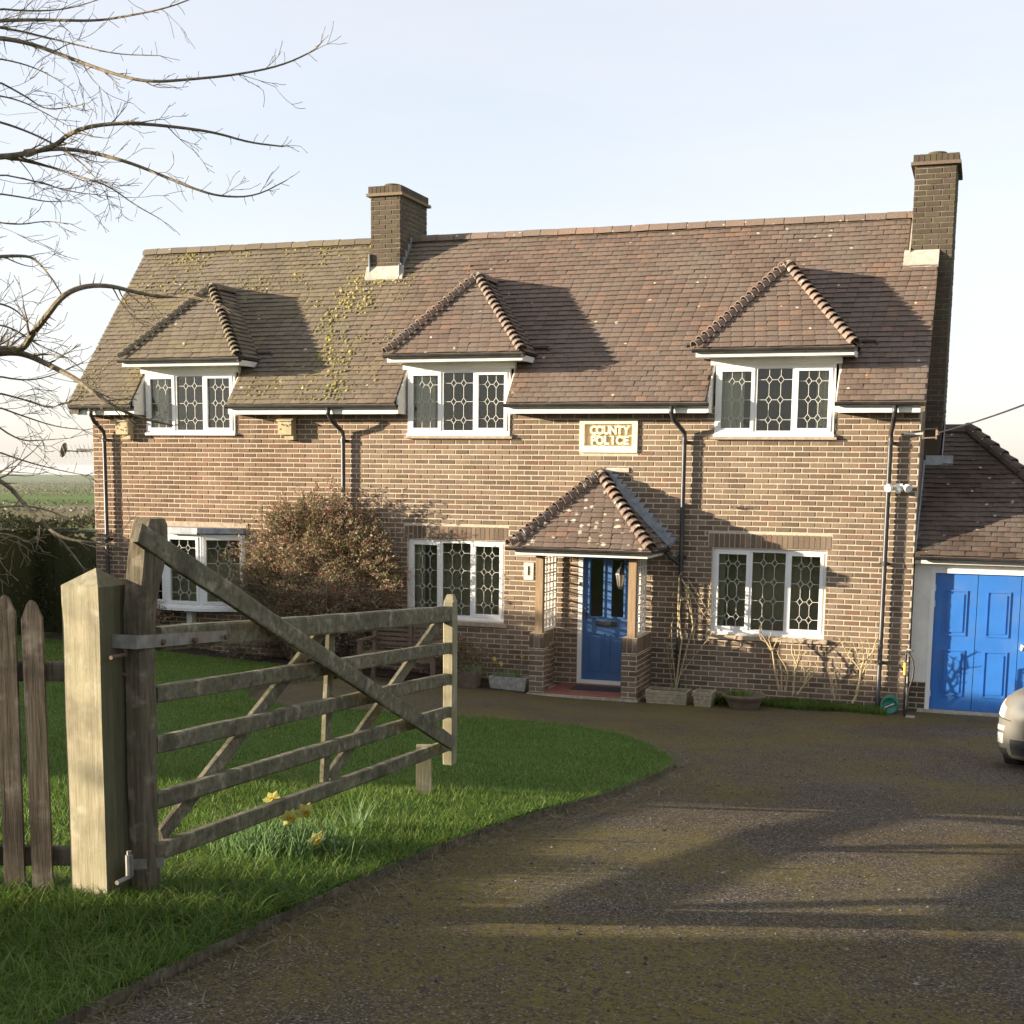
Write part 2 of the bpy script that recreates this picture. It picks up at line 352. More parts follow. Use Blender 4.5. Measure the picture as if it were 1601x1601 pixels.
def glass_mat():
    M, nt, nd, lk, bs = new_mat('window_glass')
    tr = N(nd, 'ShaderNodeBsdfTransparent'); tr.inputs[0].default_value = (.86,.88,.84,1)
    gl = N(nd, 'ShaderNodeBsdfGlossy', Roughness=.03); gl.inputs[0].default_value = (.9,.9,.9,1)
    r, pos = rnd_value(nd, lk); f, raw = noisef(nd, lk, pos, 3.0, 2)
    b = N(nd, 'ShaderNodeBump', Strength=.025, Distance=.02); lk.new(raw, b.inputs['Height'])
    fr = N(nd, 'ShaderNodeFresnel', IOR=1.5); ms = nd.new('ShaderNodeMixShader')
    lk.new(fr.outputs[0], ms.inputs[0]); lk.new(tr.outputs[0], ms.inputs[1]); lk.new(gl.outputs[0], ms.inputs[2]); lk.new(ms.outputs[0], nd['Material Output'].inputs[0])
    return M
MT['glass'] = glass_mat()

def drive_mat():
    M, nt, nd, lk, bs = new_mat('driveway_tar_and_chippings')
    ge = nd.new('ShaderNodeNewGeometry'); pos = ge.outputs['Position']
    vo = N(nd, 'ShaderNodeTexVoronoi', Scale=120.0); lk.new(pos, vo.inputs['Vector'])
    sp = nd.new('ShaderNodeSeparateXYZ'); lk.new(vo.outputs['Color'], sp.inputs[0])
    rp = ramp(nd, [(0,(.034,.027,.019)),(.4,(.080,.064,.045)),(.72,(.136,.110,.080)),(.92,(.215,.18,.138)),(1,(.40,.35,.28))]); lk.new(sp.outputs[0], rp.inputs[0])
    c = rp.outputs[0]
    g0, _ = noisef(nd, lk, pos, .55, 5, .35, .7); c = mixc(nd, lk, g0, c, mixc(nd, lk, 1.0, c, (.80,.70,.58), 'MULTIPLY'))
    g1, _ = noisef(nd, lk, pos, .42, 7, .45, .58, .68, (1.6,1,1)); g2, _ = noisef(nd, lk, pos, 34, 4, .36, .62)
    mu = N(nd, 'ShaderNodeMath', operation='MULTIPLY'); lk.new(g1, mu.inputs[0]); lk.new(g2, mu.inputs[1])
    c = mixc(nd, lk, mu.outputs[0], c, (.165,.128,.028))
    sx = nd.new('ShaderNodeSeparateXYZ'); lk.new(pos, sx.inputs[0])      # moss and dirt gather along the lawn edge
    mr = nd.new('ShaderNodeMapRange'); mr.inputs[1].default_value = 4.3; mr.inputs[2].default_value = 3.1; lk.new(sx.outputs[0], mr.inputs[0])
    g3, _ = noisef(nd, lk, pos, 3.5, 6, .38, .62); m2 = N(nd, 'ShaderNodeMath', operation='MULTIPLY'); lk.new(mr.outputs[0], m2.inputs[0]); lk.new(g3, m2.inputs[1])
    m3 = N(nd, 'ShaderNodeMath', operation='MULTIPLY'); lk.new(m2.outputs[0], m3.inputs[0]); lk.new(g2, m3.inputs[1])
    c = mixc(nd, lk, m3.outputs[0], c, (.13,.104,.028))
    lk.new(c, bs.inputs['Base Color']); bs.inputs['Roughness'].default_value = .9; bs.inputs['Specular IOR Level'].default_value = .2
    n1 = N(nd, 'ShaderNodeTexNoise', Scale=150.0, Detail=3.0, Roughness=.7); lk.new(pos, n1.inputs['Vector'])
    ad = N(nd, 'ShaderNodeMath', operation='MULTIPLY_ADD'); lk.new(sp.outputs[1], ad.inputs[0]); ad.inputs[1].default_value = .35; lk.new(n1.outputs[0], ad.inputs[2])
    b = N(nd, 'ShaderNodeBump', Strength=.9, Distance=.013); lk.new(ad.outputs[0], b.inputs['Height']); lk.new(b.outputs[0], bs.inputs['Normal'])
    return M
MT['drive'] = drive_mat()
def lawn_mat():
    M, nt, nd, lk, bs = new_mat('lawn_turf'); ge = nd.new('ShaderNodeNewGeometry'); pos = ge.outputs['Position']
    a, raw = noisef(nd, lk, pos, 1.1, 6, .35, .65); c = mixc(nd, lk, a, (.075,.135,.022), (.12,.19,.036))
    b_, r2 = noisef(nd, lk, pos, 60, 4, .4, .6); c = mixc(nd, lk, b_, c, (.034,.065,.013))
    lk.new(c, bs.inputs['Base Color']); bs.inputs['Roughness'].default_value = .95; bs.inputs['Specular IOR Level'].default_value = .1
    bump(nd, lk, bs, r2, .8, .02); return M
MT['lawn'] = lawn_mat()
def field_mat():
    M, nt, nd, lk, bs = new_mat('fields'); ge = nd.new('ShaderNodeNewGeometry'); pos = ge.outputs['Position']
    vo = N(nd, 'ShaderNodeTexVoronoi', Scale=.0042); lk.new(pos, vo.inputs['Vector'])
    sp = nd.new('ShaderNodeSeparateXYZ'); lk.new(vo.outputs['Color'], sp.inputs[0])
    rp = ramp(nd, [(0,(.13,.19,.055)),(.3,(.17,.23,.07)),(.5,(.20,.17,.10)),(.7,(.15,.21,.065)),(.85,(.25,.21,.14)),(1,(.20,.25,.09))], 'CONSTANT'); lk.new(sp.outputs[0], rp.inputs[0])
    a, _ = noisef(nd, lk, pos, .02, 5, .3, .7); c = mixc(nd, lk, a, rp.outputs[0], mixc(nd, lk, .5, rp.outputs[0], (.10,.09,.05)))
    lk.new(c, bs.inputs['Base Color']); bs.inputs['Roughness'].default_value = 1; bs.inputs['Specular IOR Level'].default_value = 0
    return M
MT['field'] = field_mat()

# ------------------------------------------------------------------ repeated pieces: biggest 300 single, the rest joined
BR_V = [(-.5,-.5,-1),(.5,-.5,-1),(.5,.5,-1),(-.5,.5,-1),(-.5,-.5,-.12),(.5,-.5,-.12),(.5,.5,-.12),(-.5,.5,-.12),(-.47,-.43,0),(.47,-.43,0),(.47,.43,0),(-.47,.43,0)]
BR_F = [(8,9,10,11),(4,5,9,8),(5,6,10,9),(6,7,11,10),(7,4,8,11),(0,1,5,4),(1,2,6,5),(2,3,7,6),(3,0,4,7)]
# tile: u across, v up the slope, n out of the slope; lower edge stands proud
TI_V = [(-.5,0,.5),(.5,0,.5),(.5,1,-.55),(-.5,1,-.55),(-.5,0,1.0),(.5,0,1.0),(.5,1,-.1),(-.5,1,-.1),(-.25,0,1.12),(.25,0,1.12),(.25,1,0),(-.25,1,0),(-.25,0,.62),(.25,0,.62)]
TI_F = [(4,8,11,7),(8,9,10,11),(9,5,6,10),(0,12,8,4),(12,13,9,8),(13,1,5,9),(1,2,6,5),(3,0,4,7),(0,3,2,1)]
def tmpl(name, V, F, mats):
    me = bpy.data.meshes.new(name); me.from_pydata(V, [], F); bm = bmesh.new(); bm.from_mesh(me); bmesh.ops.recalc_face_normals(bm, faces=bm.faces); bm.to_mesh(me); bm.free()
    return me
class Pieces:
    def __init__(s, kind, V, F, limit=300): s.kind = kind; s.V = np.array(V, float); s.F = F; s.limit = limit; s.items = []; s.tm = {}
    def add(s, parent, mat, o, U, Vv, Nn, su, sv, sn, pick=True): s.items.append((parent, mat, Vector(o), U, Vv, Nn, su, sv, sn, pick))
    def finish(s):
        sc = []
        for i, (pa, mat, o, U, V, Nn, su, sv, sn, pick) in enumerate(s.items):
            fc = Nn.dot((CAM-o).normalized())
            if not pick or fc < .12 or not inframe(o): continue
            sc.append((su*sv*fc*px_size(o)**2, i))
        sc.sort(reverse=True); chosen = set(i for _, i in sc[:s.limit])
        rest = {}
        for i, (pa, mat, o, U, V, Nn, su, sv, sn, pick) in enumerate(s.items):
            if i in chosen:
                if mat.name not in s.tm:
                    me = tmpl(s.kind, [tuple(v) for v in s.V], s.F, None); me.materials.append(mat); s.tm[mat.name] = me
                ob = bpy.data.objects.new(s.kind, s.tm[mat.name]); COL.objects.link(ob); ob.parent = pa
                M3 = Matrix((U, V, Nn)).transposed().to_4x4() @ Matrix.Diagonal((su, sv, sn, 1)); M3.translation = o-wpos(pa); ob.matrix_basis = M3
            else:
                rest.setdefault((pa.name, mat.name), (pa, mat, []))[2].append((o, U, V, Nn, su, sv, sn))
        for (pa, mat, L) in rest.values():
            n = len(s.V); vs = []; fs = []
            for k, (o, U, V, Nn, su, sv, sn) in enumerate(L):
                A = np.array([U*su, V*sv, Nn*sn]); vs.append(s.V @ A + np.array(o)); fs.extend([tuple(j+k*n for j in f) for f in s.F])
            mb = MB(); mb.v = np.concatenate(vs).tolist(); mb.f = fs; mb.mi = [0]*len(fs)
            mesh_obj(s.kind+'work' if s.kind == 'brick' else 'roof_tiles', mb, mat, pa, kind='stuff')
BRICKS = Pieces('brick', BR_V, BR_F); TILES = Pieces('tile', TI_V, TI_F)
X3, Y3, Z3 = Vector((1,0,0)), Vector((0,1,0)), Vector((0,0,1))
BL, BH, CO = .225, .0766, .0766
def brick_field(parent, mat, o, U, V, Nn, L, H, holes=(), off=0., depth=.05, joint=.0145, u_start=0., pick=True):
    """stretcher bond on a rectangle; holes are (u0,u1,v0,v1)"""
    k = 0; v = 0.
    while v < H-.02:
        hh = min(CO, H-v)
        x = -BL*(.5 if k % 2 else 0) - (off % BL)
        while x < L:
            a, b = max(x, 0), min(x+BL, L); segs = [(a, b)]
            for (h0, h1, g0, g1) in holes:
                if v+hh*.6 > g0 and v+hh*.4 < g1:
                    ns = []
                    for (p, q) in segs:
                        if q <= h0 or p >= h1: ns.append((p, q)); continue
                        if p < h0: ns.append((p, h0))
                        if q > h1: ns.append((h1, q))
                    segs = ns
            for (p, q) in segs:
                if q-p < .025: continue
                n = rnd.uniform(-.002, .003)
                BRICKS.add(parent, mat, Vector(o)+U*((p+q)/2+rnd.uniform(-.0015,.0015))+V*(v+hh/2+rnd.uniform(-.001,.001))+Nn*n, U, V, Nn, q-p-joint, hh-joint, depth, pick)
            x += BL
        v += CO; k += 1
def tile_plane(parent, mat, o, U, V, Nn, length, rows_fn, gauge=.1, tw=.165, pick=True, wob=1.0):
    """o = point at the eave; V up the slope; rows_fn(v) -> list of (u0,u1)"""
    k = 0; v = 0.
    while v < length:
        for (u0, u1) in rows_fn(v+gauge*.5):
            x = u0 - (tw*.5 if k % 2 else 0) - rnd.uniform(0, .01)
            while x < u1:
                p, q = max(x, u0), min(x+tw, u1)
                if q-p > .03:
                    uu = (p+q)/2; sag = .012*noise.noise(Vector((uu*.7+o[0], v*.9, 3.1)))*wob
                    a = R(rnd.gauss(0, .9))*wob
                    U2 = (U*math.cos(a)+V*math.sin(a)); V2 = (V*math.cos(a)-U*math.sin(a))
                    t = R(rnd.gauss(0, 1.2)*wob); V2 = (V2*math.cos(t)+Nn*math.sin(t)).normalized(); N2 = U2.cross(V2)
                    TILES.add(parent, mat, Vector(o)+U*uu+V*(v+rnd.uniform(-.004,.004)*wob)+Nn*(sag+.004+rnd.uniform(-.001,.003)), U2, V2, N2, q-p-.004, gauge*1.22, .019, pick)
                x += tw
        v += gauge; k += 1

# ------------------------------------------------------------------ ground, lawn, driveway
def sheet(name, poly, step, zoff, mat, kind='structure', jitter=0.0, skirt=0.0):
    poly = [Vector((p[0], p[1])) for p in poly]
    xs = [p.x for p in poly]; ys = [p.y for p in poly]; pts = list(poly); n = len(poly)
    def inside(x, y):
        c = False; j = n-1
        for i in range(n):
            a, b = poly[i], poly[j]
            if (a.y > y) != (b.y > y) and x < (b.x-a.x)*(y-a.y)/(b.y-a.y)+a.x: c = not c
            j = i
        return c
    y = min(ys)
    while y < max(ys):
        x = min(xs)
        while x < max(xs):
            px, py = x+rnd.uniform(-.2,.2)*step, y+rnd.uniform(-.2,.2)*step
            if inside(px, py): pts.append(Vector((px, py)))
            x += step
        y += step
    r = geometry.delaunay_2d_cdt(pts, [], [list(range(n))], 1, 1e-4)
    mb = MB()
    mb.v = [(p.x, p.y, gz(p.x, p.y)+zoff+jitter*noise.noise(Vector((p.x*.8, p.y*.8, 0)))) for p in r[0]]
    mb.f = [tuple(f) for f in r[2]]; mb.mi = [0]*len(mb.f)
    o = mesh_obj(name, mb, mat, None, smooth=True, kind=kind)
    # make normals point up
    if sum(p.normal.z for p in o.data.polygons) < 0: o.data.flip_normals()
    return o, inside
EDGE_PX = [(420,1450),(560,1385),(700,1325),(800,1290),(900,1262),(985,1235),(1053,1203),(1046,1192),(1025,1178),(1000,1165),(940,1147),(860,1136),(780,1130),(700,1126),(600,1119),(505,1112),(430,1108),(392,1101),(381,1094),(395,1080),(431,1071),(505,1063)]
EDGE = [Vector((2.96,-24,0)), Vector((3.0,-19,0)), Vector((3.04,-16.2,0))] + [ground_px(*q) for q in EDGE_PX]
# smooth the curve a little
def chaikin(P, k=1):
    for _ in range(k):
        Q = [P[0]]
        for a, b in zip(P, P[1:]): Q += [a.lerp(b, .25), a.lerp(b, .75)]
        P = Q+[P[-1]]
    return P
EDGE = chaikin(EDGE, 1)
BED_Y = -.85
lawn_poly = [(e.x, e.y) for e in EDGE] + [(-3.15, BED_Y), (-9.6, BED_Y), (-9.6, -24)]
drive_poly = [(e.x+.0, e.y) for e in EDGE] + [(-3.15, BED_Y), (-.5, BED_Y), (-.5, .02), (4.9, .02), (4.9, .3), (15, .3), (15, -24)]
drive, in_drive = sheet('driveway', drive_poly, .5, 0, MT['drive'])
lawn, in_lawn = sheet('lawn', lawn_poly, .5, .035, MT['lawn'], jitter=.02)
bed, _ = sheet('flower_bed', [(-9.6, BED_Y), (-.5, BED_Y), (-.5, .02), (-9.6, .02)], .35, .02, MT['soil'], jitter=.05)
gx = sorted(set([-9000,-6000,-4000,-2500,-1500,-900,-500,-280,-160,-90,-50,-30] + [x*2 for x in range(-12, 13)] + [30,50,90,160,280,500,900,1500,2500,4000,6000,9000]))
gy = sorted(set([-600,-200,-90,-60,-40] + [y*1.5 for y in range(-18, 12)] + [20,26,34,44,60,80,110,150,210,300,420,600,850,1200,1700,2400,3200,4200,4900,5200,5600,6500,9000]))
FY = [-60,-22,-19,-15,-11.4,-1,.5,6,15,40,120,300,1000,2500,4200,4900,5400,9000]; FZ = [1.9,1.64,1.56,1.325,1.01,-.08,-.12,-.3,-1.0,-4,-8,-11,-16,-27,-40,-27,-26,-70]
mb = MB()
for y in gy:
    for x in gx:
        d = math.hypot(x, max(0, y)) if y > 0 else y
        z = float(np.interp(y if y < 40 else math.hypot(x, y), FY, FZ)) if y > 0 else float(np.interp(y, FY, FZ))
        if abs(x) > 60 and y < 40: z -= (abs(x)-60)*.01
        z += .04*min(max(-x,0),10)*(1 if y < 20 else 0) - .07
        if math.hypot(x, y) > 2000: z += 7*noise.noise(Vector((x*.0011, y*.0011, 0)))
        mb.v.append((x, y, z))
nx = len(gx)
for j in range(len(gy)-1):
    for i in range(nx-1): a = j*nx+i; mb.f.append((a, a+1, a+nx+1, a+nx)); mb.mi.append(0)
mesh_obj('ground', mb, MT['field'], smooth=True, kind='structure')

# timber edging board between lawn and drive, built in lengths
ed = empty('lawn_edging', (3.0, -15, gz(3,-15)), 'thin weathered timber edging along the curved lawn edge beside the driveway', 'edging')
acc = [EDGE[0]]
pts = EDGE[2:]
seg = []; cur = [pts[0]]; ln = 0
for a, b in zip(pts, pts[1:]):
    cur.append(b); ln += (b-a).length
    if ln > 1.6: seg.append(cur); cur = [b]; ln = 0
if len(cur) > 1: seg.append(cur)
for s_ in seg:
    mb = MB()
    for a, b in zip(s_, s_[1:]):
        d = (b-a); d.z = 0
        if d.length < 1e-3: continue
        d.normalize(); nrm = Vector((d.y, -d.x, 0)); P = []
        za, zb = gz(a.x, a.y), gz(b.x, b.y)
        for zz in (-.08, .038):
            P += [Vector((a.x, a.y, za+zz))-nrm*.012, Vector((b.x, b.y, zb+zz))-nrm*.012, Vector((b.x, b.y, zb+zz))+nrm*.012, Vector((a.x, a.y, za+zz))+nrm*.012]
        mb.hexa(P)
    mesh_obj('edging_board', mb, MT['picket'], ed)

# ------------------------------------------------------------------ house
XL, XR, YB, ZE = -8.66, 4.86, 4.0, 4.16
house = empty('house', (-1.9, 0, -.1), 'brick house with tiled roof, three hipped dormers and leaded white windows', 'house')
TAN = math.tan(R(50)); RY0, RZ0 = -.39, 4.205          # front roof plane, eave line
RIDGE_Y = 2.0; RIDGE_Z = RZ0+TAN*(RIDGE_Y-RY0)
def roofZ(y): return RZ0+TAN*(y-RY0)
LOWW = [(-2.82,-1.20), (2.03,3.67)]; ZL0, ZL1 = .87, 2.13
UPW = [(-7.57,-5.88), (-2.81,-1.13), (2.006,3.69)]; ZU0, ZU1 = 3.74, 4.74
DC = [-6.66, -1.90, 2.87]
DOOR = (0, .89, 0, 2.1); SIGN = (-.02, .872, 3.49, 3.965)
BAY = (-7.76, -5.72)
holes = [(a, b, ZL0, ZL1) for a, b in LOWW] + [(a, b, ZU0, 9) for a, b in UPW] + [DOOR, SIGN, (BAY[0], BAY[1], .86, 2.13)]
# mortar bed of the front wall, with the openings cut out
def rect_minus(x0, x1, z0, z1, hs):
    xs = sorted(set([x0, x1]+[min(max(h[i], x0), x1) for h in hs for i in (0, 1)])); zs = sorted(set([z0, z1]+[min(max(h[i], z0), z1) for h in hs for i in (2, 3)]))
    for a, b in zip(xs, xs[1:]):
        run = None
        for c, d in zip(zs, zs[1:]):
            mxx, mz = (a+b)/2, (c+d)/2; ins = any(h[0] < mxx < h[1] and h[2] < mz < h[3] for h in hs)
            if not ins: run = (run[0], d) if run else (c, d)
            elif run: yield (a, b, *run); run = None
        if run: yield (a, b, *run)
mb = MB()
for (a, b, c, d) in rect_minus(XL, XR, -.4, ZE, holes): mb.box(a, b, .006, .26, c, d)
wall = mesh_obj('wall', mb, MT['mortar'], house)
HZ0 = -.3064
bh = [(h[0]-XL, h[1]-XL, h[2]-HZ0, h[3]-HZ0) for h in holes]
for a, b in LOWW: bh.append((a-.06-XL, b+.06-XL, ZL1-HZ0, ZL1+.215-HZ0))
bh.append((BAY[0]-.0-XL, BAY[1]+.02-XL, 2.0-HZ0, 2.30-HZ0))
brick_field(wall, MT['brick'], (XL, 0, HZ0), X3, Z3, -Y3, XR-XL, ZE-HZ0, bh)
for a, b in LOWW:   # soldier course over the lower windows
    n = int((b-a+.12)/.075); st = (b-a+.12)/n
    for k in range(n):
        BRICKS.add(wall, MT['brick'], Vector((a-.06+st*(k+.5), 0, ZL1+.1075)), X3, Z3, -Y3, st-.011, .203, .05)
mb = MB()   # gable ends and back wall
def gable(x0, x1):
    return [Vector((x0, .26, -.4)), Vector((x0, YB, -.4)), Vector((x0, YB, 4.3)), Vector((x0, 2.0, RIDGE_Z-.1)), Vector((x0, .26, roofZ(.26)-.1))]
mb.prism(gable(XL, 0), (.25, 0, 0)); mb.prism(gable(XR-.25, 0), (.25, 0, 0)); mb.box(XL+.25, XR-.25, YB-.25, YB, -.4, 4.2)
mesh_obj('gable_wall', mb, MT['brick'], house)
# brick courses on the strip of right gable that shows above the garage
brick_field(wall, MT['brick'], (XR, .02, HZ0), Y3, Z3, X3, 1.4, 4.3, (), depth=.03, pick=False)

# ---- windows
def came_net(mb, o, U, V, Nn, w, h, rows):
    """two uprights broken by small diamonds, cross ties between them"""
    t = .0034
    def ln(a, b):
        p = o+U*a[0]+V*a[1]; q = o+U*b[0]+V*b[1]; mb.beam(p, q, .004, 2*t, up=(U*0+V if abs((q-p).normalized().dot(U)) > .5 else U))
    us = (w/3, 2*w/3); dx, dy = .043, .058; vs = [h*(k+.55)/(rows+.1) for k in range(rows)]
    for u in us:
        prev = 0
        for v in vs:
            ln((u, prev), (u, v-dy)); prev = v+dy
            for (p, q) in (((u-dx, v), (u, v-dy)), ((u, v-dy), (u+dx, v)), ((u+dx, v), (u, v+dy)), ((u, v+dy), (u-dx, v))): ln(p, q)
        ln((u, prev), (u, h))
    for v in vs:
        ln((0, v), (us[0]-dx, v)); ln((us[0]+dx, v), (us[1]-dx, v)); ln((us[1]+dx, v), (w, v))
def window(o, U, Nn, w, h, lights=3, rows=4, label=None, cill=True):
    o = Vector(o); V = Z3; fr = .055; mu = .05
    mb = MB()
    B = lambda a, b, c, d, n0, n1: mb.fbox(o, U, V, Nn, a, b, c, d, n0, n1)
    B(0, fr, 0, h, -.07, 0); B(w-fr, w, 0, h, -.07, 0); B(fr, w-fr, 0, fr+.02, -.07, .0); B(fr, w-fr, h-fr, h, -.07, 0)
    if cill: B(-.012, w+.012, -.012, .028, -.06, .035)
    lw = (w-2*fr-mu*(lights-1))/lights; cells = []
    for k in range(lights):
        a = fr+k*(lw+mu); cells.append((a, a+lw))
        if k < lights-1: B(a+lw, a+lw+mu, fr+.02, h-fr, -.07, -.001)
    win = mesh_obj('window', mb, MT['white'], house, label=label)
    for k, (a, b) in enumerate(cells):
        c, d = fr+.02, h-fr
        opening = lights == 1 or k != 1
        if opening:
            s = .036; m2 = MB(); F2 = lambda p, q, r, t: m2.fbox(o, U, V, Nn, p, q, r, t, -.05, .012)
            F2(a-.012, a+s, c-.012, d+.012); F2(b-s, b+.012, c-.012, d+.012); F2(a+s, b-s, c-.012, c+s); F2(a+s, b-s, d-s, d+.012)
            mesh_obj('sash', m2, MT['white'], win); a, b, c, d = a+s, b-s, c+s, d-s
        m3 = MB(); m3.fbox(o, U, V, Nn, a, b, c, d, -.034, -.028); mesh_obj('pane', m3, MT['glass'], win)
        m4 = MB(); came_net(m4, o+U*a+V*c+Nn*(-.024), U, V, Nn, b-a, d-c, rows); mesh_obj('lead_came', m4, MT['came'], win)
    return win
def room(x0, x1, z0, z1, depth=.6, mat='room'):
    mb = MB(); y0, y1 = .265, depth
    mb.box(x0-.5, x1+.5, y1, y1+.03, z0-.3, z1+.3); mb.box(x0-.53, x0-.5, y0, y1, z0-.3, z1+.3); mb.box(x1+.5, x1+.53, y0, y1, z0-.3, z1+.3)
    mb.box(x0-.5, x1+.5, y0, y1, z0-.33, z0-.3); mb.box(x0-.5, x1+.5, y0, y1, z1+.3, z1+.33)
    mesh_obj('room', mb, MT[mat], house)
for i, (a, b) in enumerate(LOWW):
    window((a, .05, ZL0), X3, -Y3, b-a, ZL1-ZL0, 3, 4)
    room(a, b, ZL0, ZL1)
    mb = MB(); mb.box(a-.06, b+.06, -.05, .03, ZL0-.075, ZL0-.014); mesh_obj('sill', mb, MT['stone'], house)
for i, (a, b) in enumerate(UPW):
    window((a, -.02, ZU0), X3, -Y3, b-a, ZU1-ZU0, 3, 3)
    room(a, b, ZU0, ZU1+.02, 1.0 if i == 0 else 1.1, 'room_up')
    if i: mb = MB(); mb.box(a-.05, b+.05, -.06, .004, ZU0-.05, ZU0-.014); mesh_obj('sill', mb, MT['stone'], house)
# bay window on the left: three facets
bayP = [Vector((-7.76,-.03,.86)), Vector((-7.08,-.29,.86)), Vector((-6.40,-.29,.86)), Vector((-5.72,-.03,.86))]
for a, b in zip(bayP, bayP[1:]):
    U = (b-a).normalized(); Nn = U.cross(Z3).normalized()
    if Nn.y > 0: Nn = -Nn
    window(a+Vector((0,0,.03)), U, Nn, (b-a).length, 1.22, 1, 4)
mb = MB(); outer = [p+Vector((0,-.06 if abs(p.y)>.1 else -.02,-.02)) for p in bayP]; mb.prism(outer+[Vector((-5.72,.2,.84)), Vector((-7.76,.2,.84))], (0,0,.05))
mesh_obj('bay_sill', mb, MT['white'], house)
mb = MB(); top = [p+Vector((0,-.10 if abs(p.y)>.1 else -.05,1.27)) for p in bayP]; mb.prism(top+[Vector((-5.70,.1,2.13)), Vector((-7.78,.1,2.13))], (0,0,.09))
for k in range(22):   # scalloped lead drip along the front of the little roof
    t = (k+.5)/22; p = top[1].lerp(top[2], t); mb.lathe(p+Vector((0,-.004,-.002)), [(.0,0),(.016,0),(.016,.006),(0,.006)], 8, (0,-1,0))
mesh_obj('bay_roof', mb, MT['lead'], house)
mb = MB(); mb.box(-7.8,-5.68,-.012,.05,2.221,2.30); mesh_obj('lintel', mb, MT['stone'], house)
mb = MB(); mb.box(-6.78,-6.68,-.16,-.02,.55,.835); mb.box(-6.80,-6.66,-.20,-.02,.80,.838); mesh_obj('bay_bracket', mb, MT['whitepaint'], house)
room(BAY[0]+.1, BAY[1]-.1, .86, 2.13)

# ---- main roof
roof_mb = MB()
hx = [(a-.06, b+.06) for a, b in UPW]
def under(y0, y1, x0, x1): roof_mb.add([(x0,y0,roofZ(y0)-.012),(x1,y0,roofZ(y0)-.012),(x1,y1,roofZ(y1)-.012),(x0,y1,roofZ(y1)-.012)], [(0,1,2,3)])
xe = [-8.85]+[v for h in hx for v in h]+[4.93]
for k in range(0, len(xe), 2): under(RY0, .06, xe[k], xe[k+1])
under(.06, RIDGE_Y, -8.85, 4.93)
b_ = 2*RIDGE_Y-RY0
roof_mb.add([(-8.85,RIDGE_Y,RIDGE_Z-.012),(4.93,RIDGE_Y,RIDGE_Z-.012),(4.93,b_,RZ0),(-8.85,b_,RZ0)], [(0,1,2,3)])
roof = mesh_obj('roof', roof_mb, MT['tile'], house)
DW, DZ, DYF, DAP, DRZ = 1.11, 4.945, -.45, .62, 6.20     # dormer half width, eave height, front eave, hip apex, ridge height
DV0 = RY0+(DZ-RZ0)/TAN; DV1 = RY0+(DRZ-RZ0)/TAN
V50 = Vector((0, math.cos(R(50)), math.sin(R(50)))); N50 = Vector((0, -math.sin(R(50)), math.cos(R(50))))
def roof_rows(v):
    y = RY0+v*math.cos(R(50)); iv = [(-8.86, 4.93)]; hs = []
    for c, (a, b) in zip(DC, UPW):
        if y < .03: hs.append((a-.07, b+.07))
        elif y < DV0: hs.append((c-.80, c+.80))
        elif y < DV1: w_ = DW*(DV1-y)/(DV1-DV0)-.06; hs.append((c-w_, c+w_)) if w_ > 0 else None
    if y > 1.42: hs.append((-4.16, -3.56))
    if y > 1.40: hs.append((4.48, 9))
    for (h0, h1) in hs:
        ns = []
        for (p, q) in iv:
            if q <= h0 or p >= h1: ns.append((p, q)); continue
            if p < h0: ns.append((p, h0))
            if q > h1: ns.append((h1, q))
        iv = ns
    return iv
tile_plane(roof, MT['tile'], (0, RY0, RZ0), X3, V50, N50, (RIDGE_Y-RY0)/math.cos(R(50))-.05, roof_rows)
def half_round(mb, a, b, r, up, n=7, thick=.014, flare=0.):
    a = Vector(a); b = Vector(b); d = (b-a).normalized(); up = Vector(up); up = (up-d*up.dot(d)).normalized(); s = d.cross(up); base = len(mb.v)
    for p, rr in ((a, r+flare), (b, r)):
        for q in (rr, rr-thick):
            for k in range(n):
                t = math.pi*(k/(n-1)); mb.v.append(tuple(p+s*math.cos(t)*q+up*math.sin(t)*q))
    i0, i1, j0, j1 = base, base+n, base+2*n, base+3*n
    for k in range(n-1):
        for f in ((i0+k, i0+k+1, j0+k+1, j0+k), (i1+k, j1+k, j1+k+1, i1+k+1), (i0+k, i1+k, i1+k+1, i0+k+1), (j0+k, j0+k+1, j1+k+1, j1+k)): mb.f.append(f); mb.mi.append(0)
    for f in ((i0, j0, j1, i1), (i0+n-1, i1+n-1, j1+n-1, j0+n-1)): mb.f.append(f); mb.mi.append(0)
x = -8.86; 
while x < 4.5:
    if not (-4.15 < x+.15 < -3.6):
        mb = MB(); half_round(mb, (x, RIDGE_Y, RIDGE_Z-.055+rnd.uniform(-.006,.006)), (x+.292, RIDGE_Y, RIDGE_Z-.055+rnd.uniform(-.006,.006)), .115, (0,0,1)); mesh_obj('ridge_tile', mb, MT['hip'], roof, smooth=False)
    x += .302
mb = MB(); mb.prism([Vector((-8.84,RY0+.03,RZ0-.03)), Vector((-8.84,RIDGE_Y,RIDGE_Z-.03)), Vector((-8.84,RIDGE_Y,RIDGE_Z-.14)), Vector((-8.84,RY0+.03,RZ0-.14))], (.18,0,0))
mb.prism([Vector((4.86,RY0+.03,RZ0-.03)), Vector((4.86,RIDGE_Y,RIDGE_Z-.03)), Vector((4.86,RIDGE_Y,RIDGE_Z-.14)), Vector((4.86,RY0+.03,RZ0-.14))], (.06,0,0))
mesh_obj('verge', mb, MT['mortar_dark'], house)
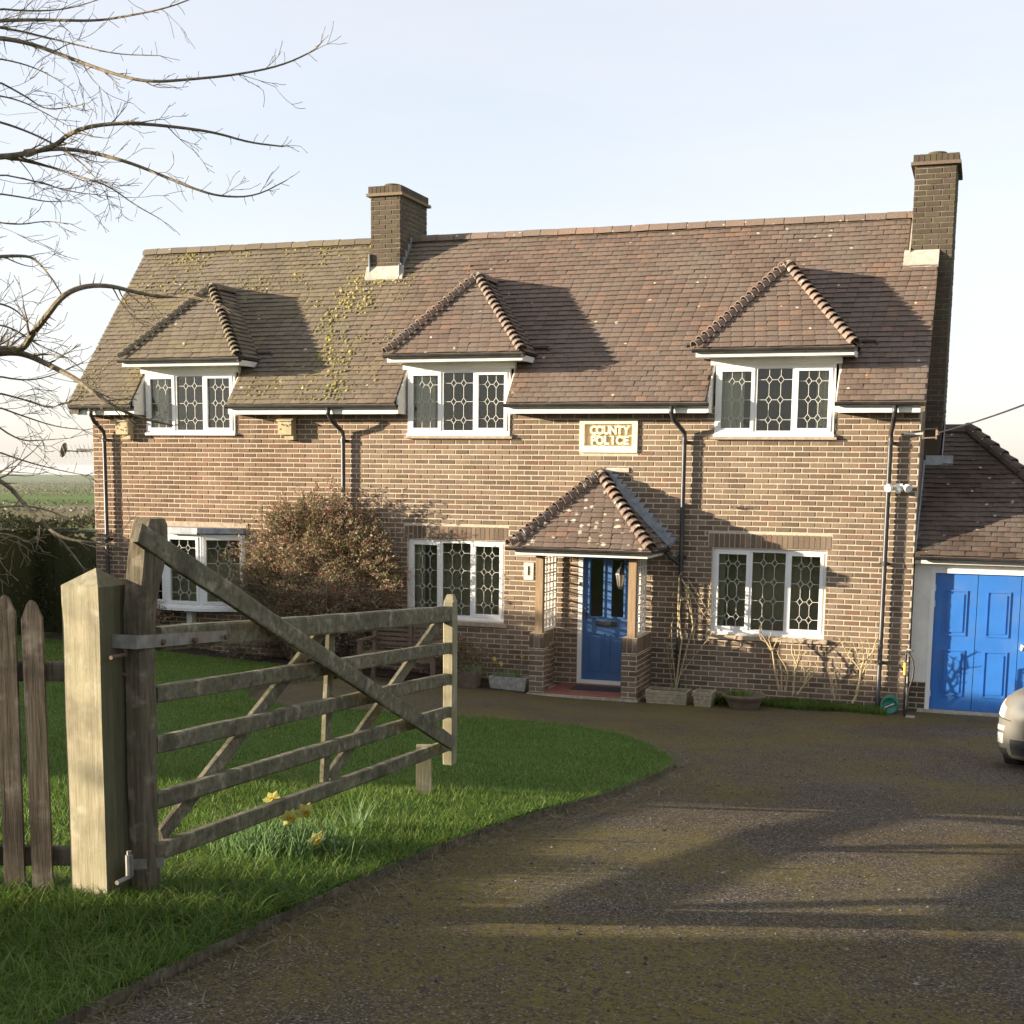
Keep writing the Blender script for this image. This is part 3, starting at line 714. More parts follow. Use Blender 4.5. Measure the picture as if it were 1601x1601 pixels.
# eaves: fascia, soffit and gutter, between the dormer windows
fx = [-8.80]+[v for (a, b) in UPW for v in (a-.075, b+.075)]+[4.86]
def gutter(mb, a, b, r=.055):
    a = Vector(a); b = Vector(b); d = (b-a).normalized(); up = -Z3; s = d.cross(up).normalized(); n = 7; base = len(mb.v)
    for p in (a, b):
        for q in (r, r-.008):
            for k in range(n): t = math.pi*k/(n-1); mb.v.append(tuple(p+s*math.cos(t)*q+up*math.sin(t)*q))
    i0, i1, j0, j1 = base, base+n, base+2*n, base+3*n
    for k in range(n-1):
        for f in ((i0+k, i0+k+1, j0+k+1, j0+k), (i1+k, j1+k, j1+k+1, i1+k+1), (i0+k, i1+k, i1+k+1, i0+k+1), (j0+k, j0+k+1, j1+k+1, j1+k)): mb.f.append(f); mb.mi.append(0)
    for f in ((i0, j0, j1, i1), (i0+n-1, i1+n-1, j1+n-1, j0+n-1)): mb.f.append(f); mb.mi.append(0)
for k in range(0, len(fx), 2):
    a, b = fx[k], fx[k+1]
    mb = MB(); mb.box(a, b, -.30, -.278, 4.055, 4.15); mesh_obj('fascia', mb, MT['whitepaint'], house)
    mb = MB(); mb.box(a+.003, b-.003, -.277, -.002, 4.065, 4.08); mesh_obj('soffit', mb, MT['soffit'], house)
    mb = MB(); gutter(mb, (a-.04, -.358, 4.195), (b+.04, -.358, 4.192)); mesh_obj('gutter', mb, MT['black'], house)
for (a, b) in UPW:    # boarded cheeks where the roof is cut away beside the window
    for x, e in ((a-.072, .03), (b+.042, .03)):
        mb = MB(); mb.prism([Vector((x,-.30,4.06)), Vector((x,-.005,4.06)), Vector((x,.35,4.72)), Vector((x,.35,roofZ(.35)+.0)), Vector((x,-.30,roofZ(-.30)-.02))], (e,0,0)); mesh_obj('cheek', mb, MT['whitepaint'], house)

# ---- dormers
for c, (a, b) in zip(DC, UPW):
    dm = MB()
    FL, FR_, AP, RB = Vector((c-DW,DYF,DZ)), Vector((c+DW,DYF,DZ)), Vector((c,DAP,DRZ)), Vector((c,DV1+.02,DRZ))
    VL, VR = Vector((c-DW,DV0+.02,DZ)), Vector((c+DW,DV0+.02,DZ)); dz = Vector((0,0,-.014))
    dm.add([p+dz for p in (FL,FR_,AP,RB,VL,VR)], [(0,1,2),(1,5,3,2),(0,2,3,4)])
    dorm = mesh_obj('dormer_roof', dm, MT['tile'], house)
    fl = math.hypot(DAP-DYF, DRZ-DZ); Vf = Vector((0,DAP-DYF,DRZ-DZ)).normalized(); Nf = X3.cross(Vf).normalized()
    tile_plane(dorm, MT['tile'], (c, DYF, DZ), X3, Vf, Nf, fl-.04, lambda v: [(-DW*(1-v/fl), DW*(1-v/fl))])
    slen = math.hypot(DW, DRZ-DZ)
    for sgn in (1, -1):
        Vs = Vector((-sgn*DW,0,DRZ-DZ)).normalized(); Us = Y3*sgn; Ns = Us.cross(Vs).normalized()
        def rows(v, sgn=sgn):
            t = v/slen; y0 = DYF+(DAP-DYF)*t; y1 = DV0+(DV1-DV0)*t+.02
            return [(y0, y1)] if sgn > 0 else [(-y1, -y0)]
        tile_plane(dorm, MT['tile'], (c+sgn*DW, 0, DZ), Us, Vs, Ns, slen-.04, rows, pick=False)
        A = FR_ if sgn > 0 else FL; n = 17; d = (AP-A)
        for k in range(n):    # bonnet hip tiles climbing the hips
            p = A+d*((k+.1)/n); q = A+d*((k+1.25)/n); mb = MB()
            half_round(mb, p+Vector((0,0,.012)), q+Vector((0,0,-.022)), .075, (sgn*.5,-.55,.75), 7, .014, .022); mesh_obj('hip_tile', mb, MT['hip'], dorm)
    y = DAP-.07; 
    while y < DV1-.05:
        mb = MB(); half_round(mb, (c,y,DRZ-.03), (c,min(y+.29, DV1+.05),DRZ-.03), .105, (0,0,1)); mesh_obj('ridge_tile', mb, MT['hip'], dorm); y += .3
    mb = MB(); mb.lathe((c,DAP-.066,DRZ-.03), [(0,0),(.09,0),(.09,.01)], 16, (0,-1,0)); mesh_obj('ridge_end', mb, MT['flaunch'], dorm)
    mb = MB(); mb.box(c-DW+.02, c+DW-.02, -.40, -.378, DZ-.12, DZ-.035); mb.box(c+DW-.042, c+DW-.02, -.377, .2, DZ-.12, DZ-.035); mb.box(c-DW+.02, c-DW+.042, -.377, .2, DZ-.12, DZ-.035)
    mesh_obj('fascia', mb, MT['whitepaint'], dorm)
    mb = MB(); mb.box(c-DW+.043, c+DW-.043, -.377, .2, DZ-.105, DZ-.09); mesh_obj('soffit', mb, MT['whitepaint'], dorm)
    mb = MB(); gutter(mb, (c-DW-.02,-.452,DZ-.012), (c+DW+.02,-.452,DZ-.015), .05); mb.box(c+DW-.01, c+DW+.03, -.49, -.40, DZ-.07, DZ-.01); mesh_obj('gutter', mb, MT['black'], dorm)
    mb = MB(); mb.box(a-.08, b+.08, -.035, .06, ZU1+.001, DZ-.106); mesh_obj('head_board', mb, MT['white'], dorm)
    for x in (a-.055, b+.03): mb = MB(); mb.prism([Vector((x,.061,roofZ(.06)-.1)), Vector((x,.061,DZ-.107)), Vector((x,DV0,DZ-.107))], (.025,0,0)); mesh_obj('cheek', mb, MT['whitepaint'], dorm)

# ---- chimneys
def chimney(x0, x1, y0, y1, z0, z1, cap, corbel=False):
    m_ = MB(); m_.box(x0+.006, x1-.006, y0+.006, y1-.006, z0, z1)
    ch = mesh_obj('chimney', m_, MT['mortar_dark'], house)
    H = cap-z0
    brick_field(ch, MT['brick_dark'], (x0, y0, z0), X3, Z3, -Y3, x1-x0, H, (), depth=.03, off=.06)
    brick_field(ch, MT['brick_dark'], (x1, y0+.001, z0), Y3, Z3, X3, y1-y0, H, (), depth=.03, off=.1)
    brick_field(ch, MT['brick_dark'], (x0, y1, z0), -Y3, Z3, -X3, y1-y0, H, (), depth=.03, off=.1, pick=False)
    m_ = MB(); m_.box(x0-.055, x1+.055, y0-.055, y1+.055, cap, cap+.045); mesh_obj('chimney_cap', m_, MT['tile'], ch)
    m_ = MB(); n = 8
    for k in range(n):   # brick-on-edge course above the oversailing tile
        w_ = (x1-x0+.06)/n; m_.box(x0-.03+k*w_+.004, x0-.03+(k+1)*w_-.004, y0-.03, y0+.09, cap+.046, z1)
    for k in range(14):
        w_ = (y1-y0-.1)/14; m_.box(x1-.08, x1+.03, y0+.094+k*w_, y0+.094+(k+1)*w_-.007, cap+.046, z1)
        m_.box(x0-.03, x0+.08, y0+.094+k*w_, y0+.094+(k+1)*w_-.007, cap+.046, z1)
    mesh_obj('chimney_top', m_, MT['brick_dark'], ch)
    for yy in ((y0+.3), (y1-.32)):
        m_ = MB(); m_.lathe(((x0+x1)/2, yy, z1-.06), [(.0,.0),(.24,.0),(.20,.07),(.145,.115),(.135,.135),(.115,.137),(.115,.1),(0,.1)], 16); mesh_obj('chimney_pot', m_, MT['brick_dark'], ch, smooth=True)
    return ch
chL = chimney(-4.13, -3.59, 1.45, 2.58, 6.30, 7.83, 7.67)
m_ = MB(); m_.prism([Vector((-4.20,1.449,6.42)), Vector((-4.20,1.449,6.55)), Vector((-4.20,1.36,6.36)), Vector((-4.20,1.36,roofZ(1.36)+.005))], (.68,0,0)); mesh_obj('flashing', m_, MT['flaunch'], chL)
m_ = MB()
for k in range(5):
    y = 1.44+k*.1; m_.box(-3.588, -3.575, y, y+.1, roofZ(y)-.02, roofZ(y)+.20)
m_.box(-3.588, -3.575, 1.36, 1.44, 6.28, 6.56)
mesh_obj('side_flashing', m_, MT['lead'], chL); mesh_obj('side_flashing', MB().box(-4.145, -4.132, 1.40, 1.8, 6.3, 6.75), MT['lead'], chL)
chR = chimney(4.53, 5.11, 1.43, 2.55, 4.0, 7.79, 7.64)
m_ = MB(); m_.box(4.62, 5.09, 1.45, 2.5, -.3, 3.999); mesh_obj('chimney_breast', m_, MT['brick_dark'], house)
m_ = MB(); m_.prism([Vector((4.44,1.428,6.38)), Vector((4.44,1.428,6.46)), Vector((4.44,1.27,6.24)), Vector((4.44,1.27,roofZ(1.27)+.01))], (.49,0,0)); mesh_obj('flashing', m_, MT['flaunch'], chR)
m_ = MB(); m_.prism([Vector((4.505,1.40,roofZ(1.40)+.0)), Vector((4.505,1.98,roofZ(1.98))), Vector((4.505,1.98,roofZ(1.98)+.10)), Vector((4.505,1.40,roofZ(1.40)+.13))], (.02,0,0)); mesh_obj('side_flashing', m_, MT['flaunch'], chR)

# ---- rainwater pipes
def downpipe(x, xg, zb, foot=True):
    mb = MB(); r = .034
    mb.tube([(xg,-.358,4.15),(xg,-.358,4.06),(xg*.8+x*.2,-.30,3.96),(x,-.085,3.78),(x,-.08,3.70),(x,-.08,zb+.1),(x,-.13,zb+.02)], [r*1.2,r,r,r,r,r,r], 10)
    p = mesh_obj('downpipe', mb, MT['black'], house, smooth=True)
    for z in (3.62, 1.95, .55):
        m2 = MB(); m2.lathe((x,-.08,z), [(r,0),(r+.011,0),(r+.011,.06),(r,.06)], 10); m2.box(x-.07, x+.07, -.04, -.002, z+.015, z+.045); mesh_obj('pipe_bracket', m2, MT['black'], p)
downpipe(-8.37, -8.42, gz(-8.37,-.1)); downpipe(-3.90, -4.02, gz(-3.9,-.1)); downpipe(1.585, 1.44, -.1); downpipe(4.475, 4.53, -.1)

# ---- porch
PX0, PX1, PY = -.48, 1.16, -.90
porch = mesh_obj('porch', MB().box(PX0-.02, PX1+.02, PY-.02, .004, -.3, -.045), MT['concrete'], house)
mesh_obj('porch_floor', MB().box(PX0+.23, PX1-.23, PY+.015, .045, -.0445, -.02), MT['terracotta'], porch)
tagged_mat = mesh_obj('door_mat', MB().box(.05, .80, -.52, -.10, -.0195, -.008), MT['carblack'], porch)
mesh_obj('threshold', MB().box(.0, .90, -.05, .2, -.0195, -.001), MT['terracotta'], porch)
for (a, b) in ((PX0, PX0+.235), (PX1-.235, PX1)):
    mb = MB(); mb.box(a+.006, b-.006, PY+.006, PY+.225, -.25, .846)
    ia, ib = (a+.11, b) if a == PX0 else (a, b-.11)
    mb.box((a+.006 if a == PX0 else b-.104), (a+.104 if a == PX0 else b-.006), PY+.226, .004, -.25, .846)
    pw = mesh_obj('porch_wall', mb, MT['mortar'], house)
    HH = .62+.25
    brick_field(pw, MT['brick'], (a, PY, -.25), X3, Z3, -Y3, b-a, HH, (), depth=.04)
    for k in range(3): BRICKS.add(pw, MT['brick'], Vector((a+.039+k*.0783, PY, .735)), X3, Z3, -Y3, .068, .215, .04)
    L = -PY
    if a == PX0:   # inner face seen from the right
        brick_field(pw, MT['brick'], (b, PY, -.25), Y3, Z3, X3, .23, HH, (), depth=.03)
        brick_field(pw, MT['brick'], (a+.11, PY+.23, -.25), Y3, Z3, X3, L-.24, HH, (), depth=.03, off=.1)
        for k in range(11): BRICKS.add(pw, MT['brick'], Vector((b if k < 3 else a+.11, PY+.04+k*.0783, .735)), Y3, Z3, X3, .068, .215, .03)
    else:          # outer face
        brick_field(pw, MT['brick'], (b, PY, -.25), Y3, Z3, X3, L-.005, HH, (), depth=.03, off=.11)
        for k in range(11): BRICKS.add(pw, MT['brick'], Vector((b, PY+.04+k*.0783, .735)), Y3, Z3, X3, .068, .215, .03)
        brick_field(pw, MT['brick'], (a, PY+.23, -.25), -Y3, Z3, -X3, .23, HH, (), depth=.03, pick=False)
    pxm = a+.135 if a == PX0 else b-.105
    mesh_obj('post', MB().box(pxm-.056, pxm+.056, PY+.03, PY+.142, .846, 2.02), MT['oak'], porch)
    mb = MB(); x0 = pxm-.012
    for k in range(5):
        y = PY+.175+k*(.66/4); mb.box(x0, x0+.022, y-.013 if 0 < k < 4 else y-.02, y+.013 if 0 < k < 4 else y+.02, .86, 2.0)
    for k in range(9):
        z = .875+k*(1.10/8); mb.box(x0+.004, x0+.018, PY+.15, PY+.86, z-.013, z+.013)
    for k in range(13):   # fine diagonal lattice
        z = .85+k*.09; mb.beam((x0+.03, PY+.16, z), (x0+.03, PY+.85, z+.0), .006, .012)
    mesh_obj('trellis', mb, MT['whitepaint'], porch)
EX0, EX1, EY, EZ, CXp, APZ, APY = -.74, 1.38, -1.12, 2.115, .33, 3.17, -.06
pr = MB(); pr.add([(EX0,EY,EZ-.014),(EX1,EY,EZ-.014),(CXp,APY,APZ-.014),(EX0,.0,EZ-.014),(EX1,.0,EZ-.014),(CXp,0,APZ-.014)], [(0,1,2),(1,4,5,2),(0,2,5,3)])
proof = mesh_obj('porch_roof', pr, MT['tile_porch'], house)
Vf = Vector((0,APY-EY,APZ-EZ)); fl = Vf.length; Vf.normalize(); Nf = X3.cross(Vf).normalized(); hw = (EX1-EX0)/2; xm = (EX0+EX1)/2
tile_plane(proof, MT['tile_porch'], (xm, EY, EZ), X3, Vf, Nf, fl-.05, lambda v: [(-hw*(1-v/fl)+(CXp-xm)*v/fl, hw*(1-v/fl)+(CXp-xm)*v/fl)], wob=1.5)
for sgn in (1, -1):
    ex = EX1 if sgn > 0 else EX0
    Vs = Vector((CXp-ex,0,APZ-EZ)); sl_ = Vs.length; Vs.normalize(); Us = Y3*sgn; Ns = Us.cross(Vs).normalized()
    def rows(v, sgn=sgn):
        y0 = EY+(APY-EY)*v/sl_; return [(y0, -.005)] if sgn > 0 else [(.005, -y0)]
    tile_plane(proof, MT['tile_porch'], (ex, 0, EZ), Us, Vs, Ns, sl_-.05, rows, pick=sgn > 0, wob=1.5)
    A = Vector((ex, EY, EZ)); d = Vector((CXp, APY, APZ))-A; n = 14
    for k in range(n):
        p = A+d*((k+.1)/n); q = A+d*((k+1.25)/n); mb = MB(); half_round(mb, p+Vector((0,0,.014)), q+Vector((0,0,-.02)), .08, (sgn*.5,-.55,.75), 7, .014, .028); mesh_obj('hip_tile', mb, MT['tile_porch'], proof)
mb = MB(); half_round(mb, (CXp,APY-.1,APZ-.02), (CXp,.0,APZ-.02), .105, (0,0,1)); mesh_obj('ridge_tile', mb, MT['hip'], proof)
mb = MB(); mb.lathe((CXp,APY-.096,APZ-.02), [(0,0),(.09,0),(.09,.01)], 16, (0,-1,0)); mesh_obj('ridge_end', mb, MT['flaunch'], proof)
mb = MB()   # stepped lead along the wall, right-hand slope, and its pale top
for k in range(15):
    t0, t1 = k/15, (k+1)/15; x0_, x1_ = EX1+(CXp-EX1)*t0, EX1+(CXp-EX1)*t1; z0_, z1_ = EZ+(APZ-EZ)*t0, EZ+(APZ-EZ)*t1
    mb.prism([Vector((x0_+.02,-.003,z0_-.02)), Vector((x1_+.02,-.003,z1_-.02)), Vector((x1_+.06,-.003,z1_+.08)), Vector((x0_+.13,-.003,z1_+.075))], (0,-.012-.004*(k%2),0))
    mb.prism([Vector((x0_,-.016,z0_+.015)), Vector((x1_,-.016,z1_+.015)), Vector((x1_,-.10,z1_+.03)), Vector((x0_,-.10,z0_+.03))], (0.012,0,.012))
mesh_obj('lead_flashing', mb, MT['lead'], proof)
mesh_obj('apex_flashing', MB().box(CXp+.08, CXp+.42, -.022, -.004, APZ+.035, APZ+.10), MT['flaunch'], proof)
mb = MB(); mb.box(-.66, 1.31, -1.05, -1.03, 2.0, 2.085); mb.box(1.29, 1.31, -1.029, -.01, 2.0, 2.085); mb.box(-.66, -.64, -1.029, -.01, 2.0, 2.085); mesh_obj('porch_fascia', mb, MT['whitepaint'], porch)
mesh_obj('porch_ceiling', MB().box(-.638, 1.288, -1.028, -.01, 2.055, 2.07), MT['soffit'], porch)
mb = MB(); gutter(mb, (-.78,-1.118,2.11), (1.39,-1.118,2.105), .05); gutter(mb, (1.365,-1.07,2.105), (1.365,-.02,2.10), .05); mb.tube([(1.365,-.10,2.06),(1.42,-.09,1.98),(1.585,-.08,1.86)], .03, 8); mesh_obj('porch_gutter', mb, MT['black'], porch)

# ---- front door
dm = MB(); dm.box(.0, .065, .0, .12, 0, 2.1); dm.box(.825, .89, .0, .12, 0, 2.1); dm.box(.066, .824, .0, .12, 2.03, 2.1); dm.box(.066, .824, .0, .12, 0.001, .06)
dfr = mesh_obj('door_frame', dm, MT['white'], house)
D0, D1 = .07, .82
dm = MB(); G = [(.185, .385), (.515, .705)]
for (a, b, c, d) in rect_minus(D0, D1, .062, 2.028, [(g0, g1, 1.04, 1.90) for g0, g1 in G]): dm.box(a, b, .035, .085, c, d)
for (g0, g1) in G:
    for q in ((g0-.025,g0,1.015,1.925),(g1,g1+.025,1.015,1.925),(g0,g1,1.015,1.04),(g0,g1,1.90,1.925)): dm.box(q[0], q[1], .018, .034, q[2], q[3])
    for (c, d) in ((.20, .78),):
        for q in ((g0-.03,g0-.012,c,d),(g1+.012,g1+.03,c,d),(g0-.012,g1+.012,c,c+.018),(g0-.012,g1+.012,d-.018,d)): dm.box(q[0], q[1], .022, .034, q[2], q[3])
        dm.box(g0+.02, g1-.02, .026, .034, c+.05, d-.05)
dobj = mesh_obj('door', dm, MT['door'], house)
for (g0, g1) in G: mesh_obj('door_pane', MB().box(g0, g1, .055, .062, 1.041, 1.899), MT['glass'], dobj)
mb = MB(); mb.box(.285, .605, .012, .034, .895, .965); mb.box(.30, .59, .004, .0115, .905, .955); mesh_obj('letterbox', mb, MT['black'], dobj)
mb = MB(); mb.lathe((.115, .034, 1.15), [(0,.03),(.018,.03),(.018,0)], 12, (0,-1,0)); mb.box(.105,.125,.0,.034,1.0,1.09); mesh_obj('door_lock', mb, MT['black'], dobj)
mesh_obj('doorbell', MB().box(.018, .045, -.014, -.001, 1.50, 1.55), MT['black'], dfr)
mb = MB(); mb.box(-.2, 1.1, 1.3, 1.33, -.1, 2.3); mb.box(-.23,-.2,.27,1.3,-.1,2.3); mb.box(1.1,1.13,.27,1.3,-.1,2.3); mb.box(-.2,1.1,.27,1.3,2.2,2.23); mesh_obj('room', mb, MT['room'], house)

# ------------------------------------------------------------------ garage
GF = .22
gar = empty('garage', (6.6, GF, -.12), 'white fronted garage with blue doors and dark tiled hipped roof', 'garage')
GZ0, GZ1, GX1 = -.12, 2.09, 9.4
mb = MB(); mb.box(4.872, 5.135, GF, GF+.25, .30, 1.99); mb.box(7.46, GX1, GF, GF+.25, .30, 1.99); mb.box(5.135, 7.46, GF+.01, GF+.25, 1.86, 1.99)
mesh_obj('front_wall', mb, MT['whitepaint'], gar)
mb = MB(); mb.box(4.874, 5.10, GF+.006, GF+.25, -.3, .298); gp_ = mesh_obj('plinth', mb, MT['mortar'], gar)
brick_field(gp_, MT['brick_dark'], (4.874, GF, -.16), X3, Z3, -Y3, .226, .455, (), depth=.03)
mb = MB(); mb.box(5.11, GX1, GF+.25, 5.2, -.3, 2.0); mesh_obj('side_walls', mb, MT['brick'], gar)
mb = MB(); mb.box(5.10, 5.16, GF-.012, GF+.2, -.115, 1.92); mb.box(7.43, 7.49, GF-.012, GF+.2, -.115, 1.92); mb.box(5.16, 7.43, GF-.012, GF+.2, 1.858, 1.92); mesh_obj('door_frame', mb, MT['white'], gar)
mb = MB(); mb.box(4.873, GX1+.1, GF-.17, GF-.001, 1.993, 2.08); mesh_obj('fascia', mb, MT['whitepaint'], gar)
mesh_obj('concrete_sill', MB().box(5.0, 8.1, GF-.17, GF+.2, -.3, -.085), MT['concrete'], gar)
lw = (7.43-5.16)/4
for k in range(4):
    a, b = 5.16+k*lw+.004, 5.16+(k+1)*lw-.004; z0, z1 = -.08, 1.855
    mb = MB(); mb.box(a, b, GF+.03, GF+.07, z0, z1)
    leaf = mesh_obj('door_leaf', mb, MT['garage_door'], gar)
    for (c, d) in ((.98, 1.62), (.12, .78)):
        m2 = MB(); i0, i1 = a+.125, b-.125
        for q in ((i0,i0+.018,c,d),(i1-.018,i1,c,d),(i0+.018,i1-.018,c,c+.018),(i0+.018,i1-.018,d-.018,d)): m2.box(q[0], q[1], GF+.016, GF+.029, q[2], q[3])
        m2.prism([Vector((i0+.045,GF+.029,c+.05)), Vector((i1-.045,GF+.029,c+.05)), Vector((i1-.045,GF+.029,d-.05)), Vector((i0+.045,GF+.029,d-.05))], (0,-.011,0))
        mesh_obj('door_panel', m2, MT['garage_door'], leaf)
    if k == 0:
        for z in (.1, 1.38, 1.6):
            m2 = MB(); m2.tube([(a-.004, GF+.005, z), (a-.004, GF+.005, z+.09)], .013, 8); mesh_obj('hinge', m2, MT['whitefit'], leaf)
    if k == 2:
        m2 = MB(); m2.lathe((a+.05, GF+.03, .84), [(0,.05),(.024,.05),(.024,0)], 12, (0,-1,0)); m2.tube([(a+.05,GF-.02,.88),(a+.19,GF-.02,.875)], .011, 8); m2.lathe((a+.05, GF+.03, .88), [(0,.055),(.02,.055),(.02,0)], 12, (0,-1,0)); mesh_obj('door_handle', m2, MT['lens'], leaf, smooth=True)
GEY, GEZ, GRY, GRZ = GF-.24, 2.10, 2.0, 3.90
mb = MB(); hipx = GX1+.1; rx = 5.45
gverts = [(4.872,GEY,GEZ),(hipx,GEY,GEZ),(rx,GRY,GRZ),(4.95,GRY,GRZ),(4.95,2*GRY-GEY,GEZ),(hipx,2*GRY-GEY,GEZ)]
hipx2 = rx+(GRY-GEY)*1.05
gverts[1] = (hipx2,GEY,GEZ); gverts[5] = (hipx2,2*GRY-GEY,GEZ)
mb.add([(v[0], v[1], v[2]-.014) for v in gverts], [(0,1,2,3),(1,5,2),(3,2,5,4)])
groof = mesh_obj('roof', mb, MT['tile_garage'], gar)
Vg = Vector((0,GRY-GEY,GRZ-GEZ)); gl_ = Vg.length; Vg.normalize(); Ng = X3.cross(Vg).normalized()
def grows(v):
    y = GEY+Vg.y*v; x1 = hipx2+(rx-hipx2)*v/gl_
    x0 = 4.872 if y < 1.40 else 5.125
    return [(x0, x1)]
GTILES = Pieces('tile', TI_V, TI_F, 300); _T = TILES; TILES = GTILES
tile_plane(groof, MT['tile_garage'], (0, GEY, GEZ), X3, Vg, Ng, gl_-.05, grows, wob=1.6)
TILES = _T
for k in range(16):
    A = Vector((hipx2, GEY, GEZ)); d = Vector((rx, GRY, GRZ))-A; p = A+d*((k+.1)/16); q = A+d*((k+1.2)/16); mb = MB()
    half_round(mb, p+Vector((0,0,.02)), q, .095, (.5,-.5,.75), 7, .014, .02); mesh_obj('hip_tile', mb, MT['tile_garage'], groof)
mb = MB(); half_round(mb, (5.1,GRY,GRZ-.03), (5.5,GRY,GRZ-.03), .11, (0,0,1)); mesh_obj('ridge_tile', mb, MT['tile_garage'], groof)
mb = MB()
mb.prism([Vector((4.868,GEY+.06,GEZ+.06)), Vector((4.868,1.35,GEZ+.06+(1.35-GEY-.06)*Vg.z/Vg.y)), Vector((4.868,1.35,GEZ+.17+(1.35-GEY-.06)*Vg.z/Vg.y)), Vector((4.868,GEY+.06,GEZ+.17))], (.02,0,0))
mb.box(4.89, 5.28, 1.40, 1.425, GEZ+(1.40-GEY)*Vg.z/Vg.y, GEZ+(1.40-GEY)*Vg.z/Vg.y+.14)
mb.prism([Vector((5.115,1.43,GEZ+(1.43-GEY)*Vg.z/Vg.y)), Vector((5.115,1.97,GEZ+(1.97-GEY)*Vg.z/Vg.y)), Vector((5.115,1.97,GEZ+.16+(1.97-GEY)*Vg.z/Vg.y)), Vector((5.115,1.43,GEZ+.16+(1.43-GEY)*Vg.z/Vg.y))], (.015,0,0))
mesh_obj('flashing', mb, MT['lead'], groof)
mb = MB(); gutter(mb, (4.875, GEY-.035, GEZ-.005), (hipx2, GEY-.035, GEZ-.01), .05); mesh_obj('gutter', mb, MT['black'], gar)
BRICKS.finish(); TILES.finish(); GTILES.finish()

# ------------------------------------------------------------------ moss on the roof
def lumps(name, P, S, Nn, mat, parent, flat=.55):
    V0 = []; F0 = []
    for i in range(3):
        zz = (0, .62, 1.0)[i]; rr = (1.0, .75, .0)[i]; k = 6 if i < 2 else 1
        for j in range(k): V0.append((rr*math.cos(j*math.pi/3+i*.5), rr*math.sin(j*math.pi/3+i*.5), zz))
    for j in range(6): F0.append((j, (j+1)%6, 6+(j+1)%6)); F0.append((j, 6+(j+1)%6, 6+j)); F0.append((6+j, 6+(j+1)%6, 12))
    V0 = np.array(V0); n = len(P); U = np.array(X3); Nv = np.array(Nn); Vv = np.cross(Nv, U)
    VV = np.repeat(V0[None], n, 0)*(1+nrs.uniform(-.35,.35,(n,13,1))); VV[:,:,2] *= flat
    VV *= np.array(S)[:,None,None]
    W_ = np.array(P)[:,None,:] + VV[:,:,0:1]*U + VV[:,:,1:2]*Vv + VV[:,:,2:3]*Nv
    F = (np.array(F0)[None]+np.arange(n)[:,None,None]*13).reshape(-1,3)
    return np_mesh(name, W_.reshape(-1,3), F, mat, parent, kind='stuff')
P = []; S = []
def roofpt(x, y, h=.012): return (x, y, roofZ(y)+h/math.cos(R(50)))
def clear(x, y):
    for (p, q) in roof_rows((y-RY0)/math.cos(R(50))):
        if p+.03 < x < q-.03: return True
    return False
for k in range(34000):
    x = rnd.uniform(-8.8, -1.0); y = rnd.uniform(RY0+.05, RIDGE_Y-.05)
    t = (y-RY0)/(RIDGE_Y-RY0)
    stripe = math.exp(-((x-(-4.15-.25*(1-t)))/(.42+.2*(1-t)))**2)
    dens = .26+.5*(t > .90)+.7*stripe
    if x > -3.3: dens = .04*math.exp(-(x+3.3))+ .02
    if abs(x+3.9) < .6 and 1.0 < y < 1.45: dens += .6
    dens *= .12+2.2*max(0, .15+noise.noise(Vector((x*2.6, y*3.2, 7))))
    if rnd.random() < dens*.9 and clear(x, y):
        P.append(roofpt(x, y, .008)); S.append(rnd.choice((.009,.011,.013,.016,.02,.027,.036))*rnd.uniform(.7,1.15)*(1.15 if stripe > .5 else .85))
lumps('moss', P, S, N50, MT['moss'], roof)

# ------------------------------------------------------------------ things fixed to the house
def text_mesh(txt, size, ext, off=.0):
    cu = bpy.data.curves.new('t', 'FONT'); cu.body = txt; cu.size = size; cu.extrude = ext; cu.offset = off; cu.align_x = 'CENTER'; cu.space_character = 1.08
    ob = bpy.data.objects.new('t', cu); COL.objects.link(ob); bpy.context.view_layer.update()
    me = bpy.data.meshes.new_from_object(ob.evaluated_get(bpy.context.evaluated_depsgraph_get())); bpy.data.objects.remove(ob); return me
sg = empty('sign', (.426, 0, 3.49), 'cream raised-letter COUNTY POLICE plaque set in the brick wall', 'sign')
mb = MB(); x0, x1, z0, z1 = SIGN
mb.box(x0+.003, x0+.075, -.03, .2, z0+.003, z1-.003); mb.box(x1-.085, x1-.003, -.03, .2, z0+.003, z1-.003); mb.box(x0+.075, x1-.085, -.03, .2, z0+.003, z0+.10); mb.box(x0+.075, x1-.085, -.03, .2, z1-.055, z1-.003)
mesh_obj('sign_frame', mb, MT['sign'], sg)
mesh_obj('sign_panel', MB().box(x0+.075, x1-.085, .022, .2, z0+.10, z1-.055), MT['signback'], sg)
for txt, zz in (('COUNTY', 3.765), ('POLICE', 3.615)):
    wtot = .60; n = len(txt)
    for k, ch in enumerate(txt):
        me = text_mesh(ch, .165, .024, .008); me.materials.append(MT['sign']); o = bpy.data.objects.new('letter', me); COL.objects.link(o); o.parent = sg
        xx = .445-wtot/2+wtot*(k+.5)/n
        o.matrix_basis = Matrix.Translation(Vector((xx, -.004, zz))-wpos(sg)) @ Matrix.Rotation(math.pi/2, 4, 'X') @ Matrix.Diagonal((.92,1,1,1))
def tagged(name, mb, mat, label, cat, base, group=None, smooth=False): return mesh_obj(name, mb, mat, None, smooth, base, None, label, cat, group)
q = atY(827, 893, 0)
hn = empty('number_plaque', (q.x, 0, q.z-.14), 'small cream house number plaque on brick left of the porch', 'plaque')
mesh_obj('plate', MB().box(q.x-.075, q.x+.075, -.018, -.004, q.z-.13, q.z+.13), MT['sign'], hn)
me = text_mesh('1', .2, .005, .004); me.materials.append(MT['black']); o = bpy.data.objects.new('numeral', me); COL.objects.link(o); o.parent = hn
